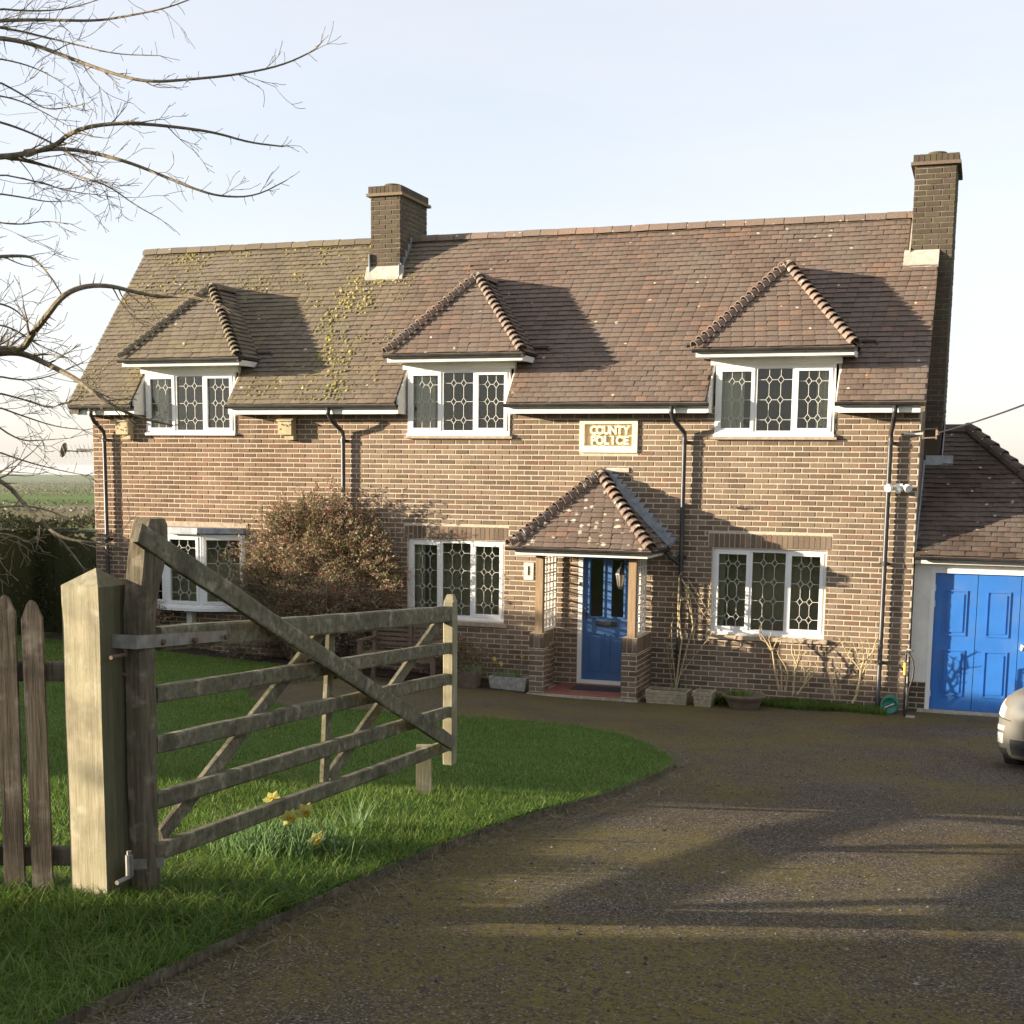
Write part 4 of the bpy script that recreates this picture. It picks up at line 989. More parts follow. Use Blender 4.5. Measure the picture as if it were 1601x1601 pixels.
o.matrix_basis = Matrix.Translation(Vector((q.x, -.022, q.z-.06))-wpos(hn)) @ Matrix.Rotation(math.pi/2, 4, 'X')
for (px, lab) in ((448, 'wooden bird box under the eaves above the leafy shrub'), (194, 'wooden bird box under the eaves beside the leftmost downpipe')):
    c = atY(px, 668, -.1); x, z = c.x, c.z
    bb = empty('bird_box', (x, 0, z-.2), lab, 'bird box', 'bird boxes under the eaves')
    mb = MB(); mb.prism([Vector((x-.12,-.005,z-.12)), Vector((x-.12,-.17,z-.12)), Vector((x-.12,-.17,z+.10)), Vector((x-.12,-.005,z+.16))], (.24,0,0)); mesh_obj('body', mb, MT['birdbox'], bb)
    mesh_obj('lid', MB().prism([Vector((x-.14,-.005,z+.161)), Vector((x-.14,-.20,z+.092)), Vector((x-.14,-.20,z+.108)), Vector((x-.14,-.005,z+.178))], (.28,0,0)), MT['birdbox'], bb)
    mesh_obj('lower_block', MB().box(x-.03, x+.13, -.12, -.005, z-.20, z-.121), MT['birdbox'], bb)
    for k in range(6): mb = MB(); mb.lathe((x-.08+.035*k+rnd.uniform(-.01,.01), -.171, z+rnd.uniform(-.08,.05)), [(0,.004),(.012,.004),(.012,0)], 8, (0,-1,0)); mesh_obj('entrance_hole', mb, MT['black'], bb)
# lantern on a bracket in the porch
q = atY(970, 903, -.62); lx, lz = q.x, q.z
ln_ = empty('porch_lantern', (lx, -.62, lz-.14), 'black wrought lantern on a bracket inside the porch', 'lantern')
mb = MB(); mb.lathe((lx,-.62,lz+.04), [(.075,0),(.07,.02),(.03,.09),(.012,.10),(.012,.13),(.02,.145),(0,.17)], 6); mb.lathe((lx,-.62,lz-.13), [(.0,-.05),(.015,-.04),(.03,-.02),(.04,0),(.0,.0)], 6)
for k in range(6): t = k*math.pi/3; mb.beam((lx+.04*math.cos(t),-.62+.04*math.sin(t),lz-.13), (lx+.07*math.cos(t),-.62+.07*math.sin(t),lz+.045), .008, .008)
mesh_obj('lantern_frame', mb, MT['black'], ln_)
mesh_obj('lantern_glass', MB().lathe((lx,-.62,lz-.128), [(.036,0),(.066,.168)], 6), MT['lantern_glass'], ln_)
mesh_obj('bracket', MB().tube([(lx,-.62,lz+.18),(lx+.02,-.63,lz+.22),(lx+.10,-.68,lz+.20),(1.02,-.79,lz+.08)], .008, 6), MT['black'], ln_)
# twin security floodlight
c = atY(1405, 762, -.08)
fl_ = empty('security_light', (c.x, 0, c.z-.1), 'white twin-head security light on the brick corner by the downpipe', 'security light')
mesh_obj('back_plate', MB().box(c.x-.05, c.x+.05, -.05, -.004, c.z-.05, c.z+.05), MT['whitefit'], fl_)
for s in (-1, 1):
    mb = MB(); mb.lathe((c.x+s*.10,-.10,c.z+.02), [(0,0),(.03,0),(.052,.05),(.055,.10),(.045,.102),(0,.09)], 14, (s*.35,-.75,-.35)); mb.tube([(c.x+s*.03,-.05,c.z),(c.x+s*.09,-.09,c.z+.02)], .014, 8); mesh_obj('lamp_head', mb, MT['whitefit'], fl_, smooth=True)
mesh_obj('motion_sensor', MB().lathe((c.x,-.08,c.z-.09), [(0,0),(.03,.01),(.036,.04),(.03,.07),(0,.08)], 12), MT['whitefit'], fl_, smooth=True)
# cable bracket and overhead cable
a = atY(1413, 678, -.05); b = atY(1443, 678, -.05); e = atY(1464, 677, -.05)
cb = empty('cable_bracket', (a.x, 0, a.z-.1), 'pale rod and insulator frame bolted to the right wall corner', 'bracket')
mesh_obj('rod', MB().tube([(a.x,-.02,a.z),(b.x,-.06,b.z)], .014, 8), MT['whitepaint'], cb)
mb = MB()
for z in (-.06, .06): mb.beam((b.x,-.06,b.z+z), (e.x,-.06,e.z+z), .018, .018)
for x in (b.x, e.x): mb.beam((x,-.06,b.z-.075), (x,-.06,b.z+.085), .022, .022)
mb.lathe((e.x+.02,-.06,e.z-.03), [(0,0),(.03,0),(.022,.03),(.03,.06),(0,.06)], 10)
mesh_obj('insulator_frame', mb, MT['hip'], cb)
p0 = Vector((e.x+.02,-.06,e.z)); p1 = atY(1601, 660, -6.0); far = p0+(p1-p0)*4; far.z = p1.z+1.6
pts = []
for k in range(40):
    t = k/39; P_ = p0.lerp(far, t); P_.z -= .42*math.sin(math.pi*t)*1.0; pts.append(P_)
cable = tagged('overhead_cable', MB().tube(pts, .009, 6), MT['black'], 'thin black overhead cable running right from the wall bracket', 'cable', p0)
# TV aerial and dish at the left gable
q = atY(128, 705, 1.2)
ae = empty('tv_aerial', (XL, 1.2, q.z-.2), 'thin metal television aerial on the left gable wall', 'aerial')
mesh_obj('bracket_arm', MB().tube([(XL-.0,1.2,q.z+.05),(q.x-.1,1.2,q.z+.03),(q.x-.1,1.2,q.z-.05)], .014, 6), MT['steel'], ae)
mesh_obj('boom', MB().tube([(q.x-.25,.9,q.z-.02),(q.x+.12,1.4,q.z+.02)], .009, 6), MT['steel'], ae)
for k in range(9):
    t = k/8; cpos = Vector((q.x-.25+.37*t, .9+.5*t, q.z-.02+.04*t)); mesh_obj('element', MB().tube([cpos+Vector((.1,-.07,-.11)), cpos+Vector((-.1,.07,.11))], .005, 4), MT['steel'], ae)
q = atY(101, 704, 1.2)
dsh = empty('satellite_dish', (q.x+.1, 1.2, q.z-.2), 'small grey satellite dish seen edge-on left of the gable', 'dish')
mb = MB(); mb.lathe((q.x,1.2,q.z), [(.0,-.02),(.07,-.012),(.12,.004),(.14,.018),(.135,.03),(.12,.02),(.07,.008),(0,.004)], 18, (-.92,-.25,.25)); mesh_obj('reflector', mb, MT['dishgrey'], dsh, smooth=True)
mesh_obj('arm', MB().tube([(q.x,1.2,q.z),(q.x+.28,1.2,q.z-.02),(XL,1.2,q.z-.02)], .012, 6), MT['steel'], dsh)
# curtains behind the glass
def curtain(x0, x1, z0, z1, y, mat, label):
    mb = MB(); n = 28
    for k in range(n+1):
        x = x0+(x1-x0)*k/n; yy = y+.022*math.sin(k*1.55)+.01*math.sin(k*.7)
        mb.v += [(x, yy, z0), (x, yy, z1)]
    for k in range(n): mb.f.append((2*k, 2*k+2, 2*k+3, 2*k+1)); mb.mi.append(0)
    tagged('curtain', mb, mat, label, 'curtain', ((x0+x1)/2, y, z0), 'curtains inside the windows', True)
curtain(-2.72, -2.40, 3.80, 4.70, .12, MT['curtain'], 'grey-green curtain at the left of the middle upstairs window')
curtain(-2.39, -2.26, 3.80, 4.70, .16, MT['redcurtain'], 'red curtain edge in the left light of the middle upstairs window')
curtain(-1.30, -1.19, 3.80, 4.70, .14, MT['redcurtain'], 'red curtain at the right end of the middle upstairs window')
curtain(2.08, 2.40, 3.80, 4.70, .12, MT['curtain'], 'pale curtain at the left of the right-hand upstairs window')
curtain(3.42, 3.62, 3.80, 4.70, .12, MT['curtain'], 'pale curtain at the right of the right-hand upstairs window')
curtain(-7.48, -7.22, 3.80, 4.70, .12, MT['curtain'], 'pale curtain at the left of the leftmost upstairs window')
curtain(-2.74, -2.58, .93, 2.08, .16, MT['curtain'], 'narrow pale curtain in the downstairs window behind the gate')
curtain(2.10, 2.20, .93, 2.08, .16, MT['curtain'], 'narrow pale curtain in the downstairs window right of the porch')

# ------------------------------------------------------------------ gate, gate post, fence
def gp(x, y, D): return atD(x, y, D)
Ht, Hb = gp(234, 808, 5.8), gp(228, 1412, 5.8)
Ct, Cb = gp(706, 926, 9.15), gp(703, 1194, 9.15)
gdir = (Cb-Hb); gdir.z = 0; gdir.normalize(); gn = Vector((gdir.y, -gdir.x, 0))     # gn: towards the drive / camera side
gate = empty('gate', Vector((Hb.x, Hb.y, gz(Hb.x, Hb.y))), 'weathered grey five-bar wooden gate standing open beside the driveway', 'gate')
def rough_beam(mb, a, b, w, h, up, nseg=9, amp=.004, chip=0.):
    """squared timber with uneven arrises; w across (gn), h along up"""
    a = Vector(a); b = Vector(b); d = (b-a).normalized(); up = (Vector(up)-d*Vector(up).dot(d)).normalized(); s = d.cross(up).normalized(); base = len(mb.v)
    prof = [(-1,-.8),(-.8,-1),(.8,-1),(1,-.8),(1,.8),(.8,1),(-.8,1),(-1,.8)]
    for i in range(nseg+1):
        t = i/nseg; p = a.lerp(b, t); e = 1-.06*(abs(t-.5) > .49)
        for (i_, j_) in prof:
            jx = noise.noise(Vector((p.x*3+i_*5, p.y*3+j_*7, p.z*3)))*amp
            mb.v.append(tuple(p+s*(i_*w/2*e+jx)+up*(j_*h/2*e+jx*1.3)))
    n = 8
    for i in range(nseg):
        for k in range(n): mb.f.append((base+i*n+k, base+i*n+(k+1)%n, base+(i+1)*n+(k+1)%n, base+(i+1)*n+k)); mb.mi.append(0)
    mb.f.append(tuple(base+k for k in reversed(range(n)))); mb.f.append(tuple(base+nseg*n+k for k in range(n))); mb.mi += [0, 0]
# hanging stile, swelling to a rounded head
hs = MB(); zs0 = gz(Hb.x, Hb.y)-.02
prof = [(0,0,.050,.046),(.15,0,.051,.047),(.3,.002,.050,.048),(.55,-.002,.050,.049),(.8,0,.051,.050),(1.0,.002,.050,.051),(1.15,0,.051,.053),(1.28,.004,.053,.058),(1.38,.012,.054,.066),(1.48,.028,.056,.078),(1.57,.046,.055,.080),(1.63,.055,.052,.068),(1.655,.058,.045,.05)]
topz = Ht.z; k_ = (topz-zs0)/1.655
base = 0
for i, (h, sh, w_, l_) in enumerate(prof):
    c = Vector((Hb.x, Hb.y, zs0+h*k_))+gdir*sh+gn*min(.03, max(0, (h-1.2)*.09))
    for (u, v) in ((-1,-.7),(-.7,-1),(.7,-1),(1,-.7),(1,.7),(.7,1),(-.7,1),(-1,.7)):
        j = noise.noise(Vector((u*3, v*3, h*5)))*.006; hs.v.append(tuple(c+gdir*(u*l_+j)+gn*(v*w_+j)))
for i in range(len(prof)-1):
    for k in range(8): hs.f.append((i*8+k, i*8+(k+1)%8, i*8+8+(k+1)%8, i*8+8+k)); hs.mi.append(0)
hs.f += [tuple(reversed(range(8))), tuple(range((len(prof)-1)*8, len(prof)*8))]; hs.mi += [0, 0]
mesh_obj('hanging_stile', hs, MT['stilewood'], gate)
cs = MB(); czb, czt = Cb.z, Ct.z-.05; cc = Vector((Cb.x, Cb.y, 0))
rough_beam(cs, cc+Z3*czb, cc+Z3*czt, .075, .085, gdir, 10, .004)
cs.hexa([cc+Z3*czt+gdir*(u*.040)+gn*(v*.036) for u, v in ((-1,-1),(1,-1),(1,1),(-1,1))]+[cc+Z3*(czt+.05)+gdir*(u*.018)+gn*(v*.02) for u, v in ((-1,-1),(1,-1),(1,1),(-1,1))])
mesh_obj('closing_stile', cs, MT['newpost'], gate)
def on_gate(x, y, off=0.):   # pixel -> point in the gate's vertical plane
    d = ray(x, y); t = (Vector((Hb.x, Hb.y, 0))+gn*off-Vector((CAM.x, CAM.y, 0))).dot(gn)/Vector((d.x, d.y, 0)).dot(gn); return CAM+d*t
rails = [((250, 998), (700, 961), .105), ((247, 1084), (700, 1013), .078), ((247, 1163), (700, 1061), .078), ((247, 1250), (700, 1113), .078), ((247, 1331), (700, 1165), .078)]
for k, (a, b, h) in enumerate(rails):
    A, B = on_gate(*a), on_gate(*b); A -= gdir*.03; B += gdir*(.06 if k == 0 else .0)
    mb = MB(); rough_beam(mb, A, B, .045 if k else .06, h, Z3, 14, .005); mesh_obj('rail', mb, MT['oldwood'], gate)
for (a, b, off, w_) in (((214, 832), (706, 1162), .075, .092),):
    A, B = on_gate(*a, off), on_gate(*b, off)
    mb = MB(); rough_beam(mb, A, B, .03, w_, Z3, 14, .004); mesh_obj('long_brace', mb, MT['oldwood'], gate)
for (a, b, off) in (((250, 1308), (505, 985), -.042), ((513, 1216), (690, 966), -.042)):
    mb = MB(); rough_beam(mb, on_gate(*a, off), on_gate(*b, off), .028, .075, Z3, 12, .004); mesh_obj('brace', mb, MT['oldwood'], gate)
mb = MB(); rough_beam(mb, on_gate(507, 1222, -.042), on_gate(517, 985, -.042), .03, .075, gdir, 10, .004); mesh_obj('middle_upright', mb, MT['oldwood'], gate)
# top hinge band and bottom hinge
A, B = on_gate(196, 1003), on_gate(341, 993)
mb = MB()
for s in (1, -1):
    mb.hexa([A+gn*(s*.062)-Z3*.028, B+gn*(s*.045)-Z3*.024, B+gn*(s*.040)-Z3*.024, A+gn*(s*.057)-Z3*.028, A+gn*(s*.062)+Z3*.028, B+gn*(s*.045)+Z3*.024, B+gn*(s*.040)+Z3*.024, A+gn*(s*.057)+Z3*.028])
mb.hexa([A-gdir*.012+gn*s*.062+Z3*z for z in (-.028,) for s in (1,)]+[A+gn*.062-Z3*.028, A-gn*.062-Z3*.028, A-gdir*.012-gn*.062-Z3*.028, A-gdir*.012+gn*.062+Z3*.028, A+gn*.062+Z3*.028, A-gn*.062+Z3*.028, A-gdir*.012-gn*.062+Z3*.028])
hb = mesh_obj('hinge_band', mb, MT['steel'], gate)
for (x, y) in ((236, 1003), (287, 1000), (335, 995)):
    q = on_gate(x, y)+gn*.058; mb = MB(); mb.lathe(q, [(0,.012),(.012,.010),(.014,0)], 10, tuple(gn)); mesh_obj('bolt', mb, MT['rust'], hb)
q = on_gate(196, 1352); mb = MB(); mb.tube([q+gn*.02-Z3*.045, q+gn*.02+Z3*.045], .017, 10); mb.tube([q+gn*.02-Z3*.05-gdir*.09, q+gn*.02-Z3*.05], .010, 8); mb.tube([q+gn*.02+Z3*.04, q+gn*.02+Z3*.062], .010, 8)
r_ = on_gate(238, 1346); mb.hexa([q+gn*.02-Z3*.022, r_+gn*.06-Z3*.022, r_+gn*.054-Z3*.022, q+gn*.008-Z3*.022, q+gn*.02+Z3*.022, r_+gn*.06+Z3*.022, r_+gn*.054+Z3*.022, q+gn*.008+Z3*.022]); mesh_obj('bottom_hinge', mb, MT['steel'], gate)
q = on_gate(196, 1018); mesh_obj('hinge_pin', MB().tube([q-gdir*.10-Z3*.015, q+gdir*.0-Z3*.015, q+Z3*.02], .009, 8), MT['rust'], gate)
# square gate post, new softwood, pyramid top
GPc = Vector((2.285, -14.91)); gp0 = gz(GPc.x, GPc.y)-.1; sh_ = 2.705; ap_ = 2.775; s_ = .102
gpost = empty('gate_post', (GPc.x, GPc.y, gp0+.1), 'stout square pale timber gate post with pyramid top', 'post')
mb = MB(); nseg = 8
for i in range(nseg+1):
    z = gp0+(sh_-gp0)*i/nseg
    for (u, v) in ((-1,-.93),(-.93,-1),(.93,-1),(1,-.93),(1,.93),(.93,1),(-.93,1),(-1,.93)):
        j = noise.noise(Vector((u*2, v*2, z*3)))*.002; ca, sa = math.cos(R(-4)), math.sin(R(-4)); mb.v.append((GPc.x+(u*ca-v*sa)*s_+j, GPc.y+(u*sa+v*ca)*s_+j, z))
for i in range(nseg):
    for k in range(8): mb.f.append((i*8+k, i*8+(k+1)%8, i*8+8+(k+1)%8, i*8+8+k)); mb.mi.append(0)
n0 = len(mb.v); mb.v.append((GPc.x, GPc.y, ap_))
for k in range(8): mb.f.append((nseg*8+k, nseg*8+(k+1)%8, n0)); mb.mi.append(0)
for k_i, f_ in enumerate(mb.f):      # green-brown right side, its shade painted into the darker colour
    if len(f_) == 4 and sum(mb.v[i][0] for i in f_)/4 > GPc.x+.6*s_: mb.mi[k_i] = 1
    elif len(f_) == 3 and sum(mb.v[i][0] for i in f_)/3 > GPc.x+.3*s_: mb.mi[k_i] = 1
MT['algae_shade'] = wood_mat('algae_shaded_post', (.105,.095,.055), (.17,.15,.09), (22,22,1.3), .85, (.085,.095,.04), .5)
mesh_obj('post_shaft', mb, [MT['newpost'], MT['algae_shade']], gpost)
mb = MB(); mb.tube([(GPc.x+s_-.02, GPc.y+.02, 2.33), (GPc.x+s_+.05, GPc.y+.03, 2.33)], .012, 8); mesh_obj('hinge_hook', mb, MT['rust'], gpost)
# picket fence running left from the post
fd = Vector((-.945, -.33, 0)); fn = Vector((fd.y, -fd.x, 0)); 
if fn.dot(CAM-Vector((2.2,-15,0))) < 0: fn = -fn
fence = empty('picket_fence', (1.4, -15.2, gz(1.4,-15.2)), 'dark weathered picket fence running left from the gate post', 'fence')
F0 = Vector((GPc.x-.10, GPc.y-.048, 0))
g0_ = gz(2.1,-15.1)
for z in (2.34, 1.545):
    mb = MB(); rough_beam(mb, F0+Z3*z, F0+fd*2.4+Z3*(z+.02), .045, .085, Z3, 10, .003); mesh_obj('rail', mb, MT['picket'], fence)
for k in range(13):
    t = .137+k*.116+rnd.uniform(-.006,.006); c = F0+fd*t+fn*.042; w_ = .085; top = 2.655+rnd.uniform(-.02,.012); b0 = gz(c.x, c.y)-.03; th = .022
    lean = rnd.uniform(-.012,.012)
    pts = [(-w_/2, b0), (w_/2, b0), (w_/2+lean, top-.075), (w_*.18+lean, top-.012), (lean-.004, top), (-w_*.2+lean, top-.014), (-w_/2+lean, top-.08)]
    mb = MB(); mb.prism([c+fd*(-u)+Z3*0+Vector((0,0,z))-fn*(th/2) for u, z in pts], fn*th); mesh_obj('picket', mb, MT['picket'], fence)
# short stop post under the gate's free end
q = Vector((2.33, -11.52)); b0 = gz(q.x, q.y)-.1
st = MB(); U_ = Vector((.93,.36,0)).normalized(); W2 = Vector((-U_.y, U_.x, 0))
c0 = Vector((q.x, q.y, b0)); tz = gp(660, 1165, 8.95).z
st.hexa([c0+U_*(u*.052)+W2*(v*.045) for u, v in ((-1,-1),(1,-1),(1,1),(-1,1))]+[c0+Z3*(tz-b0)+U_*(u*.050)+W2*(v*.044) for u, v in ((-1,-1),(1,-1),(1,1),(-1,1))])
tagged('stop_post', st, MT['newpost'], 'short square timber stop post in the grass under the gate end', 'post', (q.x, q.y, b0+.1))

# ------------------------------------------------------------------ car (mostly beyond the right edge, its nose corner shows)
def car():
    # local: x forward (nose at 0, body behind at negative x), y left/right, z up; placed nose towards the camera
    root = empty('car', (7.6, -5.2, gz(7.6,-5.2)), 'silver hatchback car facing forward at the right edge before the garage', 'car')
    fwd = Vector((-.50, -.866, 0)).normalized(); lat = Vector((-.866, .50, 0)).normalized()   # lat: towards camera-left
    A = Vector((6.52, -6.72, 0)); A.z = gz(6.5, -6.0)-.02
    def P(x, y, z): return A+fwd*x+lat*y+Z3*z+Z3*((fwd*x+lat*y).y*-.105)
    LV = [(.19,.90),(.23,.965),(.32,.992),(.45,1.0),(.58,.997),(.66,.975),(.72,.93),(.765,.865),(.79,.78)]
    zl = [l[0] for l in LV]; sl2 = [l[1] for l in LV]
    def plan(th):   # front corner curve, th in degrees: 0 = nose centre, 90 = flank
        c, s_ = max(0, math.cos(R(th))), math.sin(R(th)); e = 2/2.9
        return -.80+.80*(c**e), .865*math.copysign(abs(s_)**e, s_)
    def surf(th, z, off=0.):
        x, y = plan(th); k = float(np.interp(z, zl, sl2)); x, y = -.80+(x+.80)*k, y*k
        up = .15*max(0, z-.58)/.21*min(1, max(0, -x)/1.0)
        if off:
            n = Vector((max(0, math.cos(R(th))), math.sin(R(th)), .05)).normalized(); return P(x+n.x*off, y+n.y*off, z+up)
        return P(x, y, z+up)
    ths = [t*4.5 for t in range(-20, 21)]; mb = MB(); rows = []
    back = [(-2.0,.87),(-3.2,.87),(-3.75,.84),(-4.0,.72),(-4.05,.4),(-4.05,-.4),(-4.0,-.72),(-3.75,-.84),(-3.2,-.87),(-2.0,-.87)]
    zz = np.linspace(.19, .79, 19)
    for z in zz:
        k = float(np.interp(z, zl, sl2)); up = .15*max(0, z-.58)/.21
        ring = [surf(t, z) for t in ths]+[P(x, y*k, z+up) for x, y in back]; rows.append(len(mb.v)); mb.v += [tuple(p) for p in ring]
    m_ = len(ths)+len(back)
    for a, b in zip(rows, rows[1:]):
        for k in range(m_): mb.f.append((a+k, a+(k+1)%m_, b+(k+1)%m_, b+k)); mb.mi.append(0)
    mb.f.append(tuple(rows[-1]+k for k in range(m_))); mb.mi.append(0); mb.f.append(tuple(rows[0]+k for k in reversed(range(m_)))); mb.mi.append(0)
    body = mesh_obj('body', mb, MT['carpaint'], root, smooth=True)
    mb = MB(); base = [(-.95,.70,.93),(-3.9,.70,.95),(-3.9,-.70,.95),(-.95,-.70,.93)]; top = [(-1.75,.56,1.44),(-3.4,.56,1.46),(-3.4,-.56,1.46),(-1.75,-.56,1.44)]
    mb.hexa([P(*q) for q in base]+[P(*q) for q in top]); mesh_obj('cabin_glass', mb, MT['carglass'], root)
    mb = MB(); mb.hexa([P(*q) for q in top]+[P(q[0]*.98-.03, q[1]*.9, q[2]+.05) for q in top]); mesh_obj('cabin_roof', mb, MT['carpaint'], root)
    def patch(name, th0, th1, z0, z1, off, mat, parent, skew=0.):
        m2 = MB(); nu, nv = 8, 4; 
        for o_ in (off, -.012):
            for i in range(nu+1):
                for j in range(nv+1):
                    t = th0+(th1-th0)*i/nu; e = .5*(1-math.cos(math.pi*min(1, max(0, i/nu)))) ; z = z0+(z1-z0)*j/nv+skew*i/nu; m2.v.append(tuple(surf(t, z, o_)))
        n1 = (nu+1)*(nv+1); q = lambda o_, i, j: o_*n1+i*(nv+1)+j
        for i in range(nu):
            for j in range(nv): m2.f.append((q(0,i,j), q(0,i+1,j), q(0,i+1,j+1), q(0,i,j+1))); m2.mi.append(0)
        for i in range(nu):
            for j in (0, nv): m2.f.append((q(0,i,j), q(0,i+1,j), q(1,i+1,j), q(1,i,j))); m2.mi.append(0)
        for j in range(nv):
            for i in (0, nu): m2.f.append((q(0,i,j), q(0,i,j+1), q(1,i,j+1), q(1,i,j))); m2.mi.append(0)
        return mesh_obj(name, m2, mat, parent, smooth=False)
    for s in (1, -1):
        hl = patch('headlight', s*40, s*72, .575, .665, .008, MT['lens'], root, .05); patch('indicator', s*66, s*77, .625, .71, .011, MT['amber'], hl, .02)
        patch('shut_line', s*30, s*78, .548, .556, .003, MT['carblack'], root, .055)
        patch('fog_lamp', s*40, s*58, .33, .425, .006, MT['lens'], root)
        for k in range(6): patch('grille_bar', s*(38+k*4), s*(40.4+k*4), .455, .50, .006, MT['lens'], root)
        patch('side_intake', s*36, s*64, .20, .285, .005, MT['carblack'], root)
        m2 = MB(); m2.prism([P(-1.35, s*.86, .93), P(-1.40, s*1.0, .95), P(-1.40, s*1.0, 1.06), P(-1.35, s*.86, 1.04)], fwd*.09); mesh_obj('door_mirror', m2, MT['carpaint'], root)
        for x in (-.83, -3.2):
            c = P(x, s*.76, .30); ax = lat*s
            m2 = MB(); m2.lathe(c-ax*.10, [(.20,0),(.285,0),(.305,.03),(.308,.06),(.308,.16),(.30,.195),(.27,.212),(.20,.205)], 26, tuple(ax)); wh = mesh_obj('wheel', m2, MT['tyre'], root, smooth=True)
            m2 = MB(); m2.lathe(c+ax*.09, [(0,.02),(.05,.03),(.19,.015),(.205,.025),(.205,-.05)], 20, tuple(ax)); mesh_obj('rim', m2, MT['steel'], wh, smooth=True)
    patch('lower_grille', -30, 30, .23, .38, .005, MT['carblack'], root)
    patch('number_plate', -16, 16, .44, .54, .01, MT['whitefit'], root)
    return root
car()

# ------------------------------------------------------------------ bench, planters, hose
bq = Vector((-2.35, -1.25, gz(-2.35,-1.25)))
bench = empty('garden_bench', bq, 'brown slatted wooden garden bench half hidden behind the gate', 'bench')
bx0, bx1, by0, by1, bz = bq.x-.62, bq.x+.62, bq.y-.28, bq.y+.25, bq.z
for (x, y, h, b) in ((bx0, by0, .62, 0), (bx1-.06, by0, .62, 0), (bx0, by1-.06, .92, .1), (bx1-.06, by1-.06, .92, .1)):
    mb = MB(); mb.hexa([(x,y,bz-.02),(x+.06,y,bz-.02),(x+.06,y+.06,bz-.02),(x,y+.06,bz-.02),(x,y+b,bz+h),(x+.06,y+b,bz+h),(x+.06,y+.06+b,bz+h),(x,y+.06+b,bz+h)]); mesh_obj('leg', mb, MT['bench'], bench)
for k in range(5): y = by0+.01+k*.095; mesh_obj('seat_slat', MB().box(bx0+.0, bx1, y, y+.08, bz+.42, bz+.445), MT['bench'], bench)
for half in (0, 1):
    xa, xb = (bx0+.06, bq.x-.025) if half == 0 else (bq.x+.025, bx1-.06)
    for k in range(5): z = bz+.52+k*.07; y = by1-.02+.1*(z-bz)/.92; mesh_obj('back_slat', MB().box(xa, xb, y, y+.018, z, z+.045), MT['bench'], bench)
y = by1-.02; mesh_obj('back_rail', MB().box(bx0+.06, bx1-.06, y+.09, y+.125, bz+.87, bz+.93), MT['bench'], bench); mesh_obj('back_upright', MB().box(bq.x-.024, bq.x+.024, y+.05, y+.085, bz+.45, bz+.87), MT['bench'], bench)
for x in (bx0-.005, bx1-.065): mesh_obj('arm_rest', MB().box(x, x+.07, by0-.02, by1+.02, bz+.621, bz+.65), MT['bench'], bench)
mesh_obj('seat_rail', MB().box(bx0+.06, bx1-.06, by0+.01, by0+.04, bz+.35, bz+.415), MT['bench'], bench)

def blades(P, H, Wd, lean, az, seg=3, droop=.5):
    """curved tapering blades; arrays -> V, F"""
    n = len(P); ts = np.linspace(0, 1, seg+1); d = np.stack([np.cos(az), np.sin(az), np.zeros(n)], 1); s = np.stack([-np.sin(az), np.cos(az), np.zeros(n)], 1)
    V = np.zeros((n, 2*seg+1, 3)); 
    for i, t in enumerate(ts):
        c = P + d*(lean*H*(t**1.6))[:,None]; c[:,2] += H*(t-droop*lean*t**2.2)
        w = Wd*(1-t**1.5)
        if i < seg: V[:,2*i] = c-s*(w/2)[:,None]; V[:,2*i+1] = c+s*(w/2)[:,None]
        else: V[:,2*seg] = c
    F = []
    for i in range(seg-1): F += [(2*i,2*i+1,2*i+3),(2*i,2*i+3,2*i+2)]
    F += [(2*seg-2,2*seg-1,2*seg)]
    F = np.array(F); m_ = 2*seg+1
    return V.reshape(-1,3), (F[None]+np.arange(n)[:,None,None]*m_).reshape(-1,3)
def daffodil(base, h, az, label, group=None, fl=1.0, parent=None, leaves=5):
    base = Vector(base); d = Vector((math.cos(az), math.sin(az), 0))
    root = parent or empty('daffodil', base, label, 'flower', group)
    top = base+Z3*h+d*h*.30
    mesh_obj('stem', MB().tube([base, base+Z3*h*.5+d*h*.06, base+Z3*h*.9+d*h*.17, base+Z3*h*1.0+d*h*.24, top], [.005,.0045,.004,.004,.004], 5), MT['daffleaf'], root)
    ax = (d*.85-Z3*.25).normalized(); a = ax.cross(Z3).normalized(); b = ax.cross(a); mb = MB()
    for k in range(6):
        t = k*math.pi/3; r = a*math.cos(t)+b*math.sin(t); s = a*-math.sin(t)+b*math.cos(t); L = .043*fl
        mb.add([top, top+r*L*.55+s*L*.38+ax*.004, top+r*L*1.05+ax*(.004 if k%2 else -.004), top+r*L*.55-s*L*.38+ax*.004], [(0,1,2),(0,2,3)])
    mesh_obj('petals', mb, MT['petal'], root)
    mb = MB(); mb.lathe(top, [(.007*fl,0),(.010*fl,.010*fl),(.012*fl,.022*fl),(.017*fl,.028*fl),(.011*fl,.022*fl)], 10, tuple(ax)); mesh_obj('trumpet', mb, MT['trumpet'], root, smooth=True)
    if leaves:
        n = leaves; Pp = np.array([[base.x+rnd.uniform(-.04,.04), base.y+rnd.uniform(-.04,.04), base.z-.01] for _ in range(n)])
        V, F = blades(Pp, nrs.uniform(.7,1.05,n)*h*.95, np.full(n,.013), nrs.uniform(.15,.5,n), nrs.uniform(0,6.28,n), 4)
        np_mesh('leaves', V, F, MT['daffleaf'], root)
    return root
def clump(name, base, n, h, spread, mat, label, cat='plant', width=.012, lean=(.15,.6), group=None):
    base = Vector(base); root = empty(name, base, label, cat, group)
    Pp = np.array([[base.x+rnd.gauss(0,spread[0]), base.y+rnd.gauss(0,spread[1]), base.z-.01] for _ in range(n)])
    V, F = blades(Pp, nrs.uniform(.6,1.1,n)*h, np.full(n,width), nrs.uniform(*lean,n), nrs.uniform(0,6.28,n), 4)
    np_mesh('leaves', V, F, mat, root); return root
